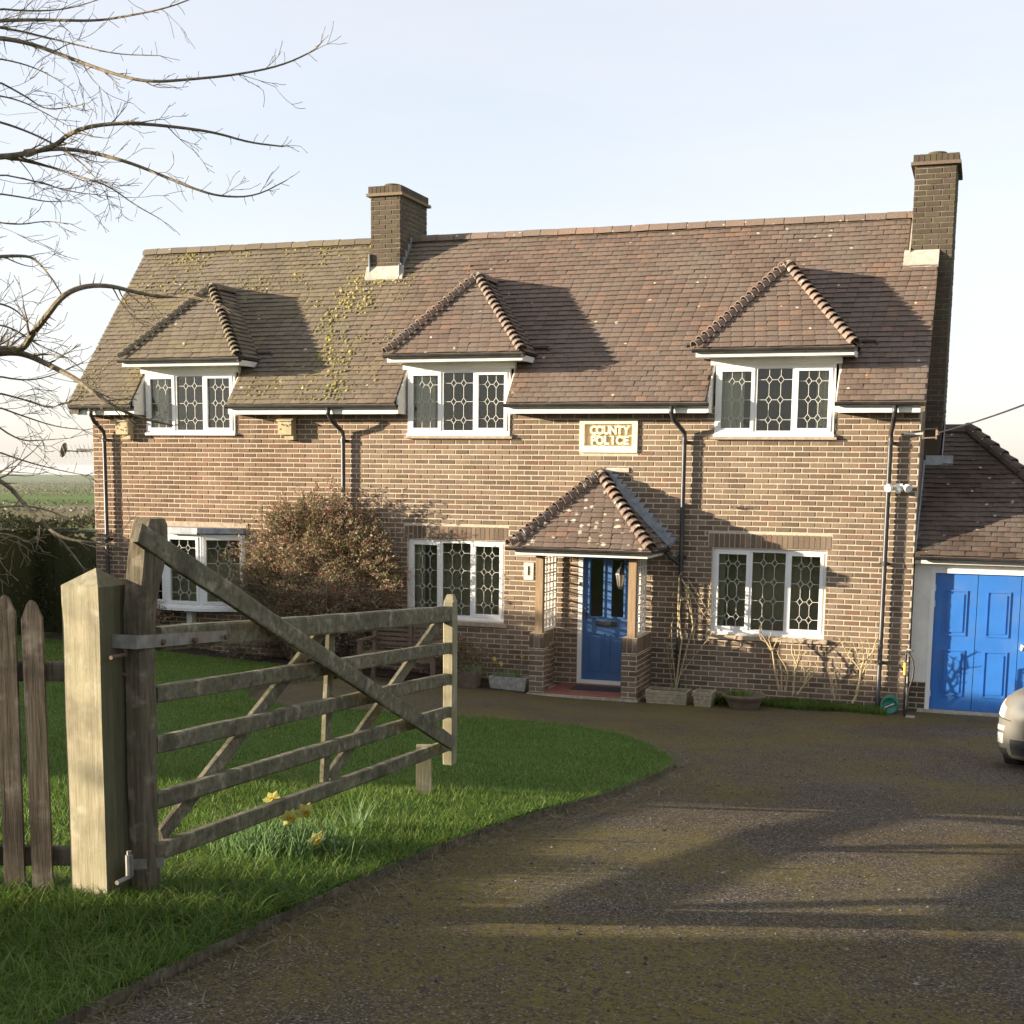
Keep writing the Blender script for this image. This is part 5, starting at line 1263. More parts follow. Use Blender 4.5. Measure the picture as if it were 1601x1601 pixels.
# stone trough with daffodils by the porch
def trough(name, x0, x1, y0, y1, h, mat, label, taper=.03, pattern=False):
    z = gz((x0+x1)/2, y0)-.01; root = empty(name, ((x0+x1)/2, (y0+y1)/2, z), label, 'planter'); t = .03
    mb = MB(); b = [(x0+taper,y0+taper*.5),(x1-taper,y0+taper*.5),(x1-taper,y1-taper*.5),(x0+taper,y1-taper*.5)]; o = [(x0,y0),(x1,y0),(x1,y1),(x0,y1)]; i_ = [(x0+t,y0+t),(x1-t,y0+t),(x1-t,y1-t),(x0+t,y1-t)]
    mb.add([(p[0],p[1],z) for p in b]+[(p[0],p[1],z+h) for p in o]+[(p[0],p[1],z+h) for p in i_]+[(p[0],p[1],z+h-.06) for p in i_], [(0,1,5,4),(1,2,6,5),(2,3,7,6),(3,0,4,7),(4,5,9,8),(5,6,10,9),(6,7,11,10),(7,4,8,11),(8,9,13,12),(9,10,14,13),(10,11,15,14),(11,8,12,15),(3,2,1,0)])
    mesh_obj('body', mb, mat, root)
    mesh_obj('soil', MB().box(x0+t+.002, x1-t-.002, y0+t+.002, y1-t-.002, z+h-.08, z+h-.035), MT['soil'], root)
    if pattern:   # moulded brick-pattern front
        rows = 4; 
        for r in range(rows):
            n = 3 if r % 2 else 4; zz0, zz1 = z+h*(r+.08)/rows, z+h*(r+.92)/rows; e = taper*(1-(r+.5)/rows); w = (x1-x0-2*e)/n
            for k in range(n): mesh_obj('moulded_block', MB().box(x0+e+k*w+.006, x0+e+(k+1)*w-.006, y0+e*.5-.008, y0+e*.5+.01, zz0, zz1), mat, root)
    return root, z+h-.04
MT['tr1'] = plain('grey_stone_trough', (.33,.31,.27), .9, .25, 18, bmp=.4, dirt=(.14,.13,.09), dirt_amt=.5)
MT['tr2'] = plain('buff_planter', (.33,.285,.19), .9, .2, 18, bmp=.3, dirt=(.16,.14,.08), dirt_amt=.6)
MT['tr3'] = plain('brown_bowl_planter', (.16,.115,.08), .8, .2, 14, bmp=.2)
tr, tz = trough('stone_trough', -1.14, -.54, -.82, -.56, .21, MT['tr1'], 'pale grey stone trough of daffodils left of the porch')
k = 0
for (x, h, lab) in ((-1.03,.30,'daffodil at the left end of the stone trough'), (-.93,.24,'shorter daffodil near the left end of the stone trough'), (-.72,.36,'tallest daffodil standing in the stone trough')):
    daffodil((x,-.70+rnd.uniform(-.05,.05),tz), h, R(-70+rnd.uniform(-50,50)), lab, 'daffodils in the trough', 1.0)
clump('trough_greenery', (-.84,-.69,tz), 60, .20, (.16,.05), MT['daffleaf'], 'strap leaves filling the stone trough', 'plant')
tr, tz = trough('clay_pot', -1.62, -1.28, -.98, -.70, .25, MT['tr3'], 'brown square pot with bulbs right of the bench')
clump('pot_bulbs', (-1.42,-.84,tz), 70, .26, (.10,.08), MT['daffleaf'], 'arching green bulb leaves in the brown square pot', 'plant', .010, (.3,1.0))
tr, tz = trough('brick_planter', 1.28, 1.90, -.86, -.52, .20, MT['tr2'], 'long low brick-patterned planter right of the porch', .02, True)
clump('planter_sprig', (1.62,-.7,tz), 26, .20, (.16,.06), MT['daffleaf'], 'sparse green shoots in the long brick-patterned planter', 'plant', .007)
tr, tz = trough('brick_planter', 1.98, 2.27, -.90, -.60, .22, MT['tr2'], 'small square brick-patterned planter between the long planter and the bowl', .03, True)
z = gz(2.68,-.7)-.01; bowl = empty('bowl_planter', (2.68,-.7,z), 'wide brown bowl planter in front of the right downstairs window', 'planter')
mb = MB(); mb.lathe((2.68,-.7,z), [(0,0),(.20,0),(.215,.02),(.24,.09),(.27,.14),(.30,.17),(.31,.20),(.30,.215),(.27,.205),(.26,.16),(0,.16)], 22); mesh_obj('body', mb, MT['tr3'], bowl, smooth=True)
clump('bowl_plants', (2.60,-.7,z+.17), 120, .17, (.12,.10), MT['grass'], 'low dark green plants spilling from the bowl planter', 'plant', .012, (.3,1.1))
clump('dark_fern', (2.36,-.48,z), 130, .30, (.07,.07), MT['grass'], 'dark leafy plant between the small planter and the bowl', 'plant', .02, (.3,1.0))
# hose reel and black hose by the corner
c = atY(1390, 1103, -.32)
hr = empty('hose_reel', (c.x, -.32, gz(c.x,-.3)), 'round green plastic hose reel on the grass at the house corner', 'hose reel')
mb = MB(); mb.lathe((c.x,-.32,c.z), [(.03,-.01),(.12,-.008),(.125,.012),(.105,.022),(.10,.006),(.03,.004)], 22, (.25,-1,.1)); mb.lathe((c.x,-.16,c.z), [(.03,-.01),(.12,-.008),(.125,.012),(.105,.02),(.03,.004)], 22, (.25,-1,.1)); mesh_obj('side_discs', mb, MT['greenplastic'], hr, smooth=True)
mb = MB(); mb.lathe((c.x,-.31,c.z), [(.085,0),(.095,.04),(.095,.10),(.085,.14)], 16, (0,1,0)); mesh_obj('wound_hose', mb, MT['greenplastic'], hr, smooth=True)
mesh_obj('crank', MB().tube([(c.x-.06,-.35,c.z-.03),(c.x+.07,-.36,c.z+.035)], .010, 6), MT['came'], hr)
c0 = atY(1413, 1122, -.45); g0 = gz(c0.x,-.45)
hp = empty('garden_hose', (c0.x,-.45,g0), 'black hose looped over a standpipe beside the garage', 'hose')
p = lambda x, y, Y=-.42: atY(x, y, Y)
mesh_obj('standpipe', MB().tube([p(1413,1122), p(1414,1080), p(1416,1030), p(1417,1018)], .016, 8), MT['black'], hp)
mesh_obj('loop', MB().tube([p(1416,1022), p(1422,1023,-.44), p(1427,1032,-.46), p(1429,1045,-.46), p(1427,1060,-.46), p(1422,1075,-.46), p(1419,1090,-.46), p(1418,1105,-.5), p(1414,1120,-.55)], .013, 8), MT['black'], hp, smooth=True)
mesh_obj('spout', MB().tube([p(1416,1018), p(1420,1015,-.46), p(1428,1018,-.5)], [.013,.018,.012], 8), MT['steel'], hp, smooth=True)
mesh_obj('yellow_valve', MB().tube([p(1415,1055), p(1415.5,1036)], .022, 8), MT['yellow'], hp)
q = atY(1423, 1121, -.55); mesh_obj('foot', MB().box(q.x-.06, q.x+.06, -.60, -.48, gz(q.x,-.5)-.01, gz(q.x,-.5)+.02), MT['concrete'], hp)

# ------------------------------------------------------------------ branching plants
def rvec(): return Vector((rnd.gauss(0,1), rnd.gauss(0,1), rnd.gauss(0,1))).normalized()
def twig(mb, p, d, L, r, depth, grav=.0, spread=.7, nkid=4, bend=.25, ends=None, sides=4, mind=.0016):
    n = max(4, int(L/.055)+2); pts = [Vector(p)]; dd = Vector(d).normalized(); cv = rvec()*bend*.10
    for i in range(n):
        dd = (dd+rvec()*bend*.30+cv+Vector((0,0,grav))*.12).normalized(); pts.append(pts[-1]+dd*(L/n))
    rad = [max(mind, r*(1-.8*i/n)) for i in range(n+1)]
    mb.tube(pts, rad, sides if r > .006 else 3, cap=False)
    if ends is not None: ends.append((pts[-1], dd))
    if depth > 0:
        for k in range(nkid):
            i = rnd.randint(max(1, n//4), n); b = pts[i]; sd = rvec(); tdir = (pts[i]-pts[i-1]).normalized(); sd = (sd-tdir*sd.dot(tdir)).normalized()
            twig(mb, b, (tdir*(1-spread*.5)+sd*spread).normalized(), L*rnd.uniform(.35,.65), max(mind, rad[i]*.65), depth-1, grav, spread, max(2, nkid-1), bend, ends, sides, mind)
# pruned roses on the right
def rose(base, stems, label, group):
    base = Vector(base); root = empty('rose_bush', base, label, 'shrub', group); 
    for (pts, r) in stems:
        mb = MB(); P3 = [Vector(q) for q in pts]; mb.tube(P3, [r*(1-.35*i/(len(P3)-1)) for i in range(len(P3))], 6)
        for k in range(6): i = rnd.randint(1, len(P3)-1); d_ = (rvec()*.8+Z3*.9).normalized(); L_ = rnd.uniform(.03,.11); mb.tube([P3[i], P3[i]+d_*L_*.6+rvec()*.006, P3[i]+d_*L_+Z3*.01], [r*.5,r*.4,r*.28], 4)
        mesh_obj('stem', mb, MT['rosewood'], root)
    return root
def st_px(L, Y, r): return ([atY(x, y, Y+rnd.uniform(-.03,.03)) for x, y in L], r)
Y_ = -.30
rose(atY(1235, 1092, Y_), [st_px([(1218,1078),(1212,1050),(1208,1020),(1198,1003),(1190,990)], Y_, .016), st_px([(1222,1080),(1222,1050),(1216,1020),(1222,1000)], Y_, .013), st_px([(1228,1082),(1232,1055),(1228,1042),(1216,1022)], Y_, .012), st_px([(1240,1085),(1243,1050),(1246,1040),(1238,1020),(1238,1010)], Y_, .014), st_px([(1246,1042),(1252,1028),(1260,1020)], Y_, .010), st_px([(1246,1040),(1250,1022),(1250,1008)], Y_, .009), st_px([(1246,1086),(1258,1070),(1258,1050),(1254,1040)], Y_, .013), st_px([(1258,1070),(1268,1058),(1278,1042)], Y_, .010), st_px([(1260,1064),(1266,1045),(1268,1038)], Y_, .008), st_px([(1208,1020),(1202,1000),(1205,992)], Y_, .008), st_px([(1208,1015),(1216,1000),(1232,996)], Y_, .008), st_px([(1200,1005),(1190,1000),(1186,988)], Y_, .007)],
     'pale pruned rose bush under the right downstairs window', 'pruned roses by the right wall')
rose(atY(1344, 1105, Y_), [st_px([(1332,1100),(1340,1085),(1344,1065),(1346,1045),(1350,1035)], Y_, .017), st_px([(1346,1048),(1338,1038),(1326,1025),(1318,1008),(1313,1000)], Y_, .011), st_px([(1350,1036),(1356,1030),(1364,1020),(1368,1005),(1372,996)], Y_, .011), st_px([(1344,1035),(1340,1020),(1335,1008)], Y_, .008), st_px([(1350,1034),(1350,1018),(1348,1008)], Y_, .008), st_px([(1356,1030),(1360,1012),(1358,1004)], Y_, .007), st_px([(1326,1025),(1330,1012)], Y_, .006), st_px([(1320,1010),(1322,998)], Y_, .006), st_px([(1345,1060),(1352,1045),(1362,1036)], Y_, .009)],
     'pale forked rose bush beside the rightmost downpipe', 'pruned roses by the right wall')
rose(atY(1305, 1095, Y_), [st_px([(1305,1094),(1303,1080),(1298,1062)], Y_, .008), st_px([(1305,1092),(1308,1075),(1306,1058)], Y_, .008), st_px([(1304,1090),(1298,1078),(1300,1066)], Y_, .006)], 'tiny pruned rose between the two larger pale rose bushes', 'pruned roses by the right wall')
Y_ = -.22
rose(atY(1055, 1075, Y_), [st_px([(1056,1075),(1062,1030),(1066,1000),(1060,960),(1062,900)], Y_, .014), st_px([(1058,1075),(1072,1020),(1084,980),(1078,930),(1066,905)], Y_, .011), st_px([(1056,1070),(1050,1010),(1050,975)], Y_, .008), st_px([(1066,905),(1085,935),(1100,960),(1108,972)], Y_, .009), st_px([(1075,905),(1095,935),(1112,965)], Y_, .007), st_px([(1064,990),(1062,955),(1064,940)], Y_, .010), st_px([(1084,1000),(1082,970),(1076,940)], Y_, .009), st_px([(1060,1060),(1090,1020),(1106,1000),(1116,985)], Y_, .006), st_px([(1112,965),(1122,952),(1124,925)], Y_, .005), st_px([(1108,950),(1110,925),(1112,912)], Y_, .009), st_px([(1052,1075),(1046,1040),(1042,1000)], Y_, .005)],
     'straggly climbing rose canes on the wall right of the porch', None)
# small dry sprig growing from the wall above the right window
q = atY(1148, 794, -.03); mb = MB()
for k in range(14): twig(mb, q+Vector((rnd.uniform(-.07,.07),0,0)), Vector((rnd.uniform(-1,1),-.5,rnd.uniform(-.1,.8))), .07, .004, 1, 0, .8, 2)
tagged('dry_sprig', mb, MT['bark'], 'small dry tuft clinging to the wall above the right window', 'plant', q)

# big berried shrub against the wall, left
def leaf_quads(P, D, size, up_bias=.3):
    n = len(P); P = np.array(P); D = np.array(D)/np.linalg.norm(D, axis=1)[:,None]
    rd = nrs.normal(size=(n,3)); s = np.cross(D, rd); s /= np.linalg.norm(s, axis=1)[:,None]+1e-9
    L = nrs.uniform(.7,1.3,n)[:,None]*size; w = L*.42
    V = np.stack([P, P+D*L*.5+s*w*.5, P+D*L, P+D*L*.5-s*w*.5], 1)
    F = np.arange(n*4).reshape(n,4)
    return V.reshape(-1,3), F
shb = Vector((-4.4, -.45, gz(-4.4,-.45)))
shrub = empty('berried_shrub', shb, 'large twiggy red-brown shrub growing against the wall left of centre', 'shrub')
mb = MB(); ends = []
def shrub_r(x, z):   # outline as fraction: >0 inside
    cx = (x+4.22)/1.28; cz = (z-1.25)/1.42
    return 1-(cx*cx+cz*cz) + .42*noise.noise(Vector((x*1.9, z*1.9, 1.0))) + .35*noise.noise(Vector((x*5.5, z*5.5, 4.0)))
LP, LD = [], []
while len(LP) < 27000:
    x, z = rnd.uniform(-6.2,-2.75), rnd.uniform(.15,2.85); s = shrub_r(x, z)
    if s < 0: continue
    # ragged gaps
    if noise.noise(Vector((x*3.2, z*3.2, 9)))+.5*noise.noise(Vector((x*8, z*8, 2))) < -.22 and rnd.random() < .88: continue
    th = .8*math.sqrt(min(1, s+.05))*(1.15-.25*z/2.6); y = -.03-th*rnd.random()**.55
    LP.append((x, y, z)); d = rvec(); d = (d+Vector((0,-.45,.35))).normalized(); LD.append(tuple(d))
for k in range(420):      # loose arching shoots break the outline
    a = rnd.uniform(-.15, math.pi+.15); rr = rnd.uniform(.72, 1.0); p = Vector((-4.20+1.22*rr*math.cos(a), -.06-.55*rnd.random(), 1.25+1.42*rr*math.sin(a))); d = Vector((math.cos(a)*.8, -.25+rnd.uniform(-.3,.2), math.sin(a)*.8+.35)).normalized()
    L_ = rnd.uniform(.18,.52); pts = [p]
    for i in range(6): d = (d+rvec()*.16+Vector((0,0,-.10))).normalized(); pts.append(pts[-1]+d*L_/6)
    if pts[-1].y > -.02: continue
    mb.tube(pts, [.004,.004,.003,.003,.003,.002,.002], 3, cap=False)
    for i in range(1, 7):
        for j in range(3): q = pts[i]+rvec()*.012; LP.append(tuple(q)); LD.append(tuple((d*.6+rvec()).normalized()))
V, F = leaf_quads(LP, LD, .052); np_mesh('foliage', V, F, MT['shrub'], shrub, kind='stuff')
for k in range(60):
    a = rnd.uniform(-1.25,1.25); twig(mb, (shb.x+rnd.uniform(-.5,.5), -.3, shb.z), Vector((a, -.18+rnd.uniform(-.15,.15), 1.1)), rnd.uniform(1.1,2.2)*(1-.15*abs(a)), .011, 2, .05, .7, 4, .3)
mesh_obj('stems', mb, MT['bark'], shrub, kind='stuff')
# low shrub under the window beside the gate end, and a dry one at the far left bed
def small_shrub(name, c, r, n, size, mat, label, stems=12):
    c = Vector(c); root = empty(name, c, label, 'shrub'); P, D = [], []
    while len(P) < n:
        u = rvec()*(rnd.random()**.4); p = Vector((c.x+u.x*r[0], c.y+u.y*r[1], c.z+r[2]+u.z*r[2]))
        if noise.noise(p*4.0) < -.25: continue
        P.append(tuple(p)); D.append(tuple((rvec()+Z3*.5).normalized()))
    V, F = leaf_quads(P, D, size); np_mesh('foliage', V, F, mat, root, kind='stuff')
    mb = MB()
    for k in range(stems): twig(mb, c+Vector((rnd.uniform(-.3,.3)*r[0],0,0)), Vector((rnd.uniform(-.7,.7), rnd.uniform(-.4,.2), 1)), r[2]*1.9, .007, 2, 0, .7, 3)
    mesh_obj('stems', mb, MT['bark'], root, kind='stuff'); return root
small_shrub('low_shrub', (-1.95,-.35,gz(-1.9,-.3)), (.75,.3,.36), 2600, .05, MT['shrub'], 'low brown shrub beneath the downstairs window left of the porch')
small_shrub('dry_border_plant', (-5.4,-.8,gz(-5.4,-.8)), (.55,.25,.22), 350, .05, MT['litter'], 'dry straw-coloured border plant below the berried shrub', 30)
small_shrub('left_border_shrub', (-7.6,-.45,gz(-7.6,-.4)), (.8,.35,.42), 2600, .055, MT['shrub'], 'low shrub under the bay window behind the gate stile', 14)

# bare tree whose limbs reach in from the left
tb = atD(-430, 900, 10.6); tb.z = gz(tb.x, tb.y)
tree = empty('bare_tree', tb, 'bare winter tree with pale twiggy branches reaching in from the left', 'tree')
trunk = [tb+Vector((0,0,-.1)), tb+Vector((.05,.02,1.2)), tb+Vector((-.05,.1,2.6)), tb+Vector((.1,.0,4.2)), tb+Vector((.0,.05,5.8)), tb+Vector((.15,.05,7.4))]
tm = MB(); tm.tube(trunk, [.21,.17,.15,.12,.09,.05], 12)
for k in range(10): twig(tm, trunk[-1].lerp(trunk[-3], rnd.random()), Vector((rnd.uniform(-1,.4), rnd.uniform(-.8,.8), .8)), 2.2, .035, 3, .03, .7, 4, .25, None, 5)
mesh_obj('trunk', tm, MT['bark'], tree, smooth=True)
LIMBS = [
 (10.2, .020, [(-20,33),(40,31),(80,31),(150,33),(200,25),(260,13),(305,-4)]),
 (10.0, .014, [(-20,40),(30,48),(70,58),(120,70),(180,85),(250,87)]),
 (9.8, .022, [(-20,58),(20,62),(60,72),(125,97),(175,115),(230,129),(300,124),(370,117),(440,103),(490,80),(503,66)]),
 (10.3, .030, [(-20,246),(15,244),(40,240),(85,230),(110,207),(150,195),(210,192),(290,200),(340,208),(390,223),(442,229)]),
 (10.4, .020, [(40,240),(85,231),(140,237),(200,253),(250,273),(310,298),(350,308),(400,307),(448,282)]),
 (10.5, .014, [(10,245),(60,256),(90,264),(130,278),(170,290),(210,320),(250,342)]),
 (10.1, .014, [(-20,185),(30,200),(80,222),(130,255),(150,281),(180,292)]),
 (10.6, .022, [(-20,402),(40,399),(56,406),(79,432),(97,461)]),
 (9.6, .038, [(-30,550),(0,546),(35,548),(48,525),(70,498),(97,462),(130,447),(170,446),(205,455),(250,465),(300,462),(345,478)]),
 (9.7, .036, [(-30,556),(10,550),(40,553),(80,572),(120,592),(150,617),(190,642),(225,655),(270,665)]),
 (9.9, .012, [(-20,118),(40,150),(70,172),(110,168),(140,160)]),
 (10.2, .012, [(-20,300),(40,309),(75,316),(105,314)]),
 (9.9, .012, [(-20,655),(30,690),(70,688),(110,685)]),
 (10.4, .012, [(-20,700),(40,722),(100,737),(140,744)]),
 (10.0, .012, [(-20,610),(40,625),(80,640),(100,628),(130,625)]),
 (9.3, .024, [(-30,742),(10,755),(35,785),(60,812),(90,838),(120,846),(165,850),(195,858)]),
 (9.2, .016, [(60,812),(95,845),(115,868),(130,888)]),
 (9.2, .016, [(-30,832),(20,836),(45,850),(55,842)]),
 (9.5, .013, [(-20,470),(20,480),(40,500),(55,510)]),
 (9.9, .013, [(-20,12),(50,18),(110,14),(170,-6)]), (10.3, .011, [(-20,88),(40,100),(80,118),(112,140)]), (10.0, .011, [(-20,146),(30,156),(70,176),(105,196)]), (10.2, .011, [(-20,268),(60,284),(110,300),(165,306)]), (9.8, .012, [(-20,585),(40,596),(80,588),(120,570)]), (10.1, .011, [(-20,345),(30,352),(70,345),(110,350)]), (9.7, .011, [(-20,505),(20,512),(60,540),(110,560),(150,600)]), (9.9, .012, [(-20,630),(40,652),(90,668),(135,672)]),
 (9.6, .012, [(-20,795),(30,790),(70,795),(110,812),(140,828)]),
]
lat_l = -_r2
for (D, r0, L) in LIMBS:
    mb = MB(); P3 = [atD(x, y, D+.25*math.sin(i*.9)) for i, (x, y) in enumerate(L)]
    if L[0][0] < 0:   # carry the limb back to the trunk
        z = min(max(P3[0].z-.9, tb.z+1.4), tb.z+6.6); best = min(trunk, key=lambda t: abs(t.z-z)); j = Vector((best.x, best.y, z)); mid = j.lerp(P3[0], .55)+Vector((0,0,.18))
        P3 = [j, mid]+P3
    P3 = chaikin(P3, 2); n = len(P3)
    rads = [r0*(1.6 if i < 3 else 1)*(1-.82*(i/(n-1))**.9) for i in range(n)]
    mb.tube(P3, rads, 7, cap=True)
    # twigs from the limb, mostly sweeping outward like the limb itself
    Ltot = sum((a-b).length for a, b in zip(P3, P3[1:]))
    acc_ = 0
    for i in range(2, n-1):
        acc_ += (P3[i]-P3[i-1]).length
        if acc_ > .048:
            acc_ = 0; tdir = (P3[i+1]-P3[i-1]).normalized(); sd = rvec(); sd.z *= 1.0; sd = (sd-tdir*sd.dot(tdir)).normalized()
            big = rnd.random() < .27; w_ = rnd.uniform(.3,.75)
            if big: twig(mb, P3[i], (tdir+sd*w_).normalized(), rnd.uniform(.25,.7)*(1-.55*i/n), max(.003, rads[i]*.45), 2 if i < n*.7 else 1, .12, .5, 3, .5, None, 4, .0021)
            else: twig(mb, P3[i], (tdir*.5+sd).normalized(), rnd.uniform(.02,.12), max(.0024, rads[i]*.35), 0, .1, .6, 2, .5, None, 4, .0021)
    for k in range(2): twig(mb, P3[-1], ((P3[-1]-P3[-3]).normalized()+rvec()*.35).normalized(), rnd.uniform(.08,.2), .003, 0, .1, .5, 3, .5, None, 4, .0021)
    mesh_obj('limb', mb, MT['bark'], tree)
# distant bare tree behind the garage
db = atY(1640, 800, 9.0); db.z = gz(db.x, 9)
dt = empty('distant_tree', db, 'small distant bare tree behind the garage roof', 'tree'); mb = MB()
for k in range(9): twig(mb, db+Z3*rnd.uniform(1.6,2.2), Vector((rnd.uniform(-.9,.5), rnd.uniform(-.5,.5), 1)), rnd.uniform(1.2,2.3), .03, 3, .02, .7, 4, .25, None, 4, .005)
mesh_obj('crown', mb, MT['bark'], dt); mesh_obj('trunk', MB().tube([db-Z3*.2, db+Z3*2.4], [.12,.07], 8), MT['bark'], dt)

# ------------------------------------------------------------------ hedges
def hedge(name, boxes, label, n, size):
    root = empty(name, (boxes[0][0], boxes[0][2], gz(boxes[0][0], boxes[0][2])), label, 'hedge'); P, D = [], []; core = MB()
    tot = sum((b[1]-b[0]+b[3]-b[2]) for b in boxes)
    for (x0, x1, y0, y1, hgt) in boxes:
        k = int(n*((x1-x0)+(y1-y0))/tot); g = lambda x, y: gz(x, y)
        nseg = max(1, int(max(x1-x0, y1-y0)/1.0))
        for s in range(nseg):
            a, b = (s/nseg, (s+1)/nseg)
            if y1-y0 > x1-x0: bx = (x0+.16, x1-.16, y0+(y1-y0)*a, y0+(y1-y0)*b+.02)
            else: bx = (x0+(x1-x0)*a, x0+(x1-x0)*b+.02, y0+.16, y1-.16)
            zc = g((bx[0]+bx[1])/2, (bx[2]+bx[3])/2); core.box(*bx, zc-.3, zc+hgt-.22+.12*noise.noise(Vector((bx[0], bx[2], 0))))
        for _ in range(k):
            x, y = rnd.uniform(x0, x1), rnd.uniform(y0, y1); f = rnd.random(); z = rnd.random()
            if f < .45: x = (x0 if rnd.random() < .4 else x1)+rnd.gauss(0,.06)
            elif f < .65: y = (y0 if rnd.random() < .6 else y1)+rnd.gauss(0,.06)
            else: z = 1
            bump_ = .20*noise.noise(Vector((x*.9, y*.9, 3)))+.08*noise.noise(Vector((x*3, y*3, 5)))
            top = hgt+bump_; zz = g(x, y)+(top*z if z < 1 else top-abs(rnd.gauss(0,.07)))
            P.append((x, y, zz)); D.append(tuple((rvec()+Z3*.4).normalized()))
    V, F = leaf_quads(P, D, size); np_mesh('foliage', V, F, MT['hedge'], root, kind='stuff')
    mesh_obj('light_block_core', core, MT['hedge'], root)  # solid boxes inside the leaves, added so no light passes through
hedge('boundary_hedge', [(-11.3,-8.78,.45,1.5,2.0), (-11.2,-10.1,-14.2,.45,2.0), (-11.4,-10.1,-16.9,-14.2,2.9)], 'dark clipped hedge left of the house beyond the lawn', 26000, .085)
hedge('roadside_hedge', [(-7.2,-5.6,-34,-19.45,3.4)], 'tall roadside hedge out of view left of the camera', 9000, .14)

hedge('added_drive_hedge', [(9.3,10.8,-27,-7.5,2.2)], 'added unseen hedge right of the drive, blocking sky light', 9000, .14)  # unseen, added to cut sky fill from the right
hedge('added_lane_hedge', [(-5.5,12.6,-30,-28.4,2.4)], 'added unseen hedge behind the camera, blocking sky light', 9000, .14)  # unseen as well, added to cut sky fill from behind
# far hedgerows and woods in the valley
HP, HD, HS = [], [], []
for k in range(46):
    d = rnd.uniform(320, 3600); a = R(rnd.uniform(-48,-24)); L = rnd.uniform(60, 200)*(d/900+.3); t = R(rnd.uniform(-25,25))-a*.6
    cx, cy = CAM.x+math.sin(a)*d, CAM.y+math.cos(a)*d; hh = rnd.uniform(2.5, 6)*(.6+d/2600)
    for j in range(800):
        s_ = rnd.uniform(-L, L); x, y = cx+math.cos(t)*s_, cy+math.sin(t)*s_
        z = float(np.interp(math.hypot(x, y), FY, FZ)); HP.append((x+rnd.gauss(0,1.2), y+rnd.gauss(0,1.2), z+rnd.random()*hh*(.6+.5*noise.noise(Vector((s_*.03, k, 0)))))); HD.append(tuple((rvec()+Z3*.4).normalized()))
V, F = leaf_quads(HP, HD, 1.4); MT['farwood'] = leaf_mat('far_hedgerow', [(0,(.11,.09,.06)),(1,(.19,.15,.10))], .1)
np_mesh('far_hedgerows', V, F, MT['farwood'], kind='stuff')['label'] = 'brown hedgerows and trees across the far valley'

# ------------------------------------------------------------------ daffodils by the gate
for (x, y, gx_, gy_, az, lab) in ((420,1240,416,1335,R(20),'tall daffodil showing above the bottom gate rail'), (468,1270,442,1345,R(25),'middle daffodil of the clump by the gate, in full sun'), (513,1260,470,1340,R(15),'daffodil leaning right below the bottom gate rail'), (512,1308,490,1350,R(20),'low drooping daffodil nearest the driveway')):
    g = ground_px(gx_, gy_); D_ = (g-CAM).dot(_fw); t = atD(x, y, D_); h = max(.12, t.z-g.z)
    daffodil(g, h, az-R(60), lab, 'daffodils by the gate', 1.15, None, 8)
for (x, y, n, h, sx_, lab) in ((415,1345,200,.31,.13,'sunlit daffodil leaves at the foot of the open gate'), (475,1345,180,.29,.13,'daffodil leaves around the low drooping flower'), (560,1310,26,.32,.03,'upright strap leaves right of the daffodils'), (345,1345,40,.18,.10,'short strap leaves near the gate stile'), (640,1310,30,.12,.10,'short bulb shoots near the stop post')):
    g = ground_px(x, y); clump('daffodil_leaves', g, n, h, (sx_, sx_), MT['daffleaf'], lab, 'plant', .013, (.15,.7), 'bulb leaves by the gate')

# ------------------------------------------------------------------ grass
def scatter(n, xr, yr, test):
    x = nrs.uniform(*xr, n); y = nrs.uniform(*yr, n); k = np.array([test(a, b) for a, b in zip(x, y)]); return x[k], y[k]
def gzv(x, y): return np.interp(y, GY, GZ)+.04*np.clip(-x, 0, 10)
def grass(name, x, y, h0, h1, w, lean, parent_label, zoff=.03, mat='grass'):
    n = len(x); z = gzv(x, y)+zoff
    P = np.stack([x, y, z], 1); t = np.array([noise.noise(Vector((a*1.3, b*1.3, 4))) for a, b in zip(x, y)])
    H = (h0+(h1-h0)*nrs.random(n))*(1+.35*t)
    V, F = blades(P, H, np.full(n, w)*nrs.uniform(.7,1.3,n), nrs.uniform(*lean, n), nrs.uniform(0, 6.28, n)+0*t, 3)
    o = np_mesh(name, V, F, MT[mat], kind='stuff'); o['label'] = parent_label; return o
near = lambda x, y: in_lawn(x, y) and x > 3.0-(y+17.2)*.62-2.6
x1, y1 = scatter(90000, (-1.5,3.25), (-16.9,-11), near)
grass('grass', x1, y1, .035, .085, .006, (.2,1.1), 'close green lawn grass near the gate')
x2, y2 = scatter(190000, (-9,3.6), (-11.5,-.9), in_lawn)
grass('grass', x2, y2, .028, .055, .008, (.2,1.0), 'short green lawn grass stretching to the house')
# rough uncut grass round the fence, gate stile and along the lawn edge
fx_, fy_ = [], []
for k in range(16000):
    r = rnd.random()
    if r < .55: t = rnd.uniform(-.5, 2.4); c = F0+fd*t; x, y = c.x+rnd.gauss(0,.16), c.y+rnd.gauss(0,.16)-.05
    elif r < .8: x, y = Hb.x+rnd.gauss(0,.28), Hb.y+rnd.gauss(0,.30)
    else: x, y = Hb.x+rnd.uniform(-.3,.75), rnd.uniform(-16.6,-14.2)
    if in_lawn(x, y): fx_.append(x); fy_.append(y)
grass('grass', np.array(fx_), np.array(fy_), .07, .19, .006, (.4,1.5), 'long rough grass at the foot of the fence and gate')
ex_, ey_ = [], []
for a, b in zip(EDGE, EDGE[1:]):
    for k in range(int((b-a).length*260)):
        p_ = a.lerp(b, rnd.random()); d = (b-a).normalized(); nn = Vector((d.y, -d.x, 0)); q = p_-nn*(abs(rnd.gauss(0,.045))-.015); ex_.append(q.x); ey_.append(q.y)
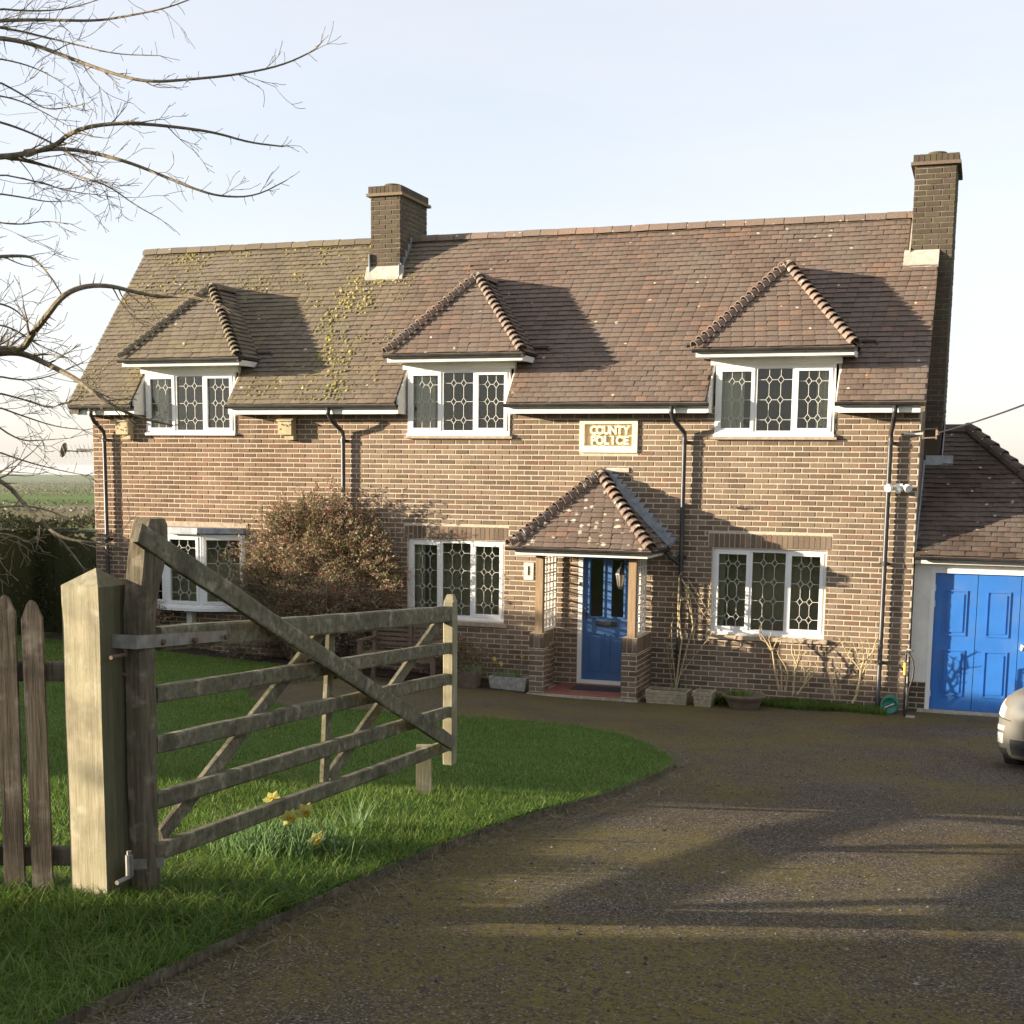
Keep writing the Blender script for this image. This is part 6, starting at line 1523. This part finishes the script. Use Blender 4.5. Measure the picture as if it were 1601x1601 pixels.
grass('grass', np.array(ex_), np.array(ey_), .04, .10, .006, (.5,1.5), 'grass overhanging the lawn edge')
x3, y3 = scatter(9000, (2.75,4.62), (-.62,-.02), lambda x, y: y > -.50+.06*math.sin(x*5)-.04*(x-2.7)*0)
grass('grass', x3, y3, .06, .16, .008, (.2,1.1), 'strip of grass along the wall by the roses', .0)
# dead grass and twigs caught along the edging, loose chippings on the drive
lx_, ly_ = [], []
for k in range(2400):
    i = rnd.randint(4, 24); a, b = EDGE[i], EDGE[i+1]; p_ = a.lerp(b, rnd.random()); lx_.append(p_.x+abs(rnd.gauss(0,.13))); ly_.append(p_.y)
for k in range(420):
    x, y = rnd.uniform(3.0, 8.6), -16.8+14*rnd.random()**1.5
    if in_drive(x, y): lx_.append(x); ly_.append(y)
n = len(lx_); P = np.stack([np.array(lx_), np.array(ly_), gzv(np.array(lx_), np.array(ly_))+.004], 1)
V, F = blades(P, nrs.uniform(.015,.035,n), np.full(n,.005), nrs.uniform(2.0,5.0,n), nrs.uniform(0,6.28,n), 3, .08)
np_mesh('plant_litter', V, F, MT['litter'], kind='stuff')['label'] = 'dead grass and debris along the lawn edging'
n = 36000; u = nrs.random(n); y = -16.9+15.5*u**1.7; x = nrs.uniform(2.9, 9.5, n); k = np.array([in_drive(a, b) for a, b in zip(x, y)]); x, y = x[k], y[k]; n = len(x)
c = np.stack([x, y, gzv(x, y)], 1); s = nrs.uniform(.002,.0062,n)*(1+nrs.random(n)**8*1.6)
V0 = np.array([(1,0,0),(0,1,0),(-1,0,0),(0,-1,0),(0,0,1)]); VV = V0[None]*(1+nrs.uniform(-.45,.45,(n,5,3))); th = nrs.uniform(0,6.28,n)
rx_ = VV[:,:,0]*np.cos(th)[:,None]-VV[:,:,1]*np.sin(th)[:,None]; ry_ = VV[:,:,0]*np.sin(th)[:,None]+VV[:,:,1]*np.cos(th)[:,None]
VV = np.stack([rx_, ry_, VV[:,:,2]*.8], 2)*s[:,None,None]+c[:,None,:]
F = (np.array([(0,1,4),(1,2,4),(2,3,4),(3,0,4)])[None]+np.arange(n)[:,None,None]*5).reshape(-1,3)
MT['stones'] = leaf_mat('loose_chippings', [(0,(.035,.03,.026)),(.6,(.08,.07,.06)),(.9,(.14,.125,.105)),(1,(.32,.29,.25))], 0, .8)
np_mesh('loose_chippings', VV.reshape(-1,3), F, MT['stones'], kind='stuff')['label'] = 'loose stone chippings on the driveway'

# ------------------------------------------------------------------ thin haze over the valley
HAZE = True
if HAZE:
    hz = MB().box(-9600, 9600, -900, 9600, -120, 9.5)
    HM = bpy.data.materials.new('haze'); HM.use_nodes = True; hn_ = HM.node_tree.nodes; hn_.remove(hn_['Principled BSDF'])
    pv = hn_.new('ShaderNodeVolumePrincipled'); pv.inputs['Color'].default_value = (.93,.95,1,1); pv.inputs['Density'].default_value = .000045; pv.inputs['Anisotropy'].default_value = .2
    HM.node_tree.links.new(pv.outputs[0], hn_['Material Output'].inputs['Volume'])
    mesh_obj('haze', hz, HM, kind='stuff')['label'] = 'thin pale haze over the valley'
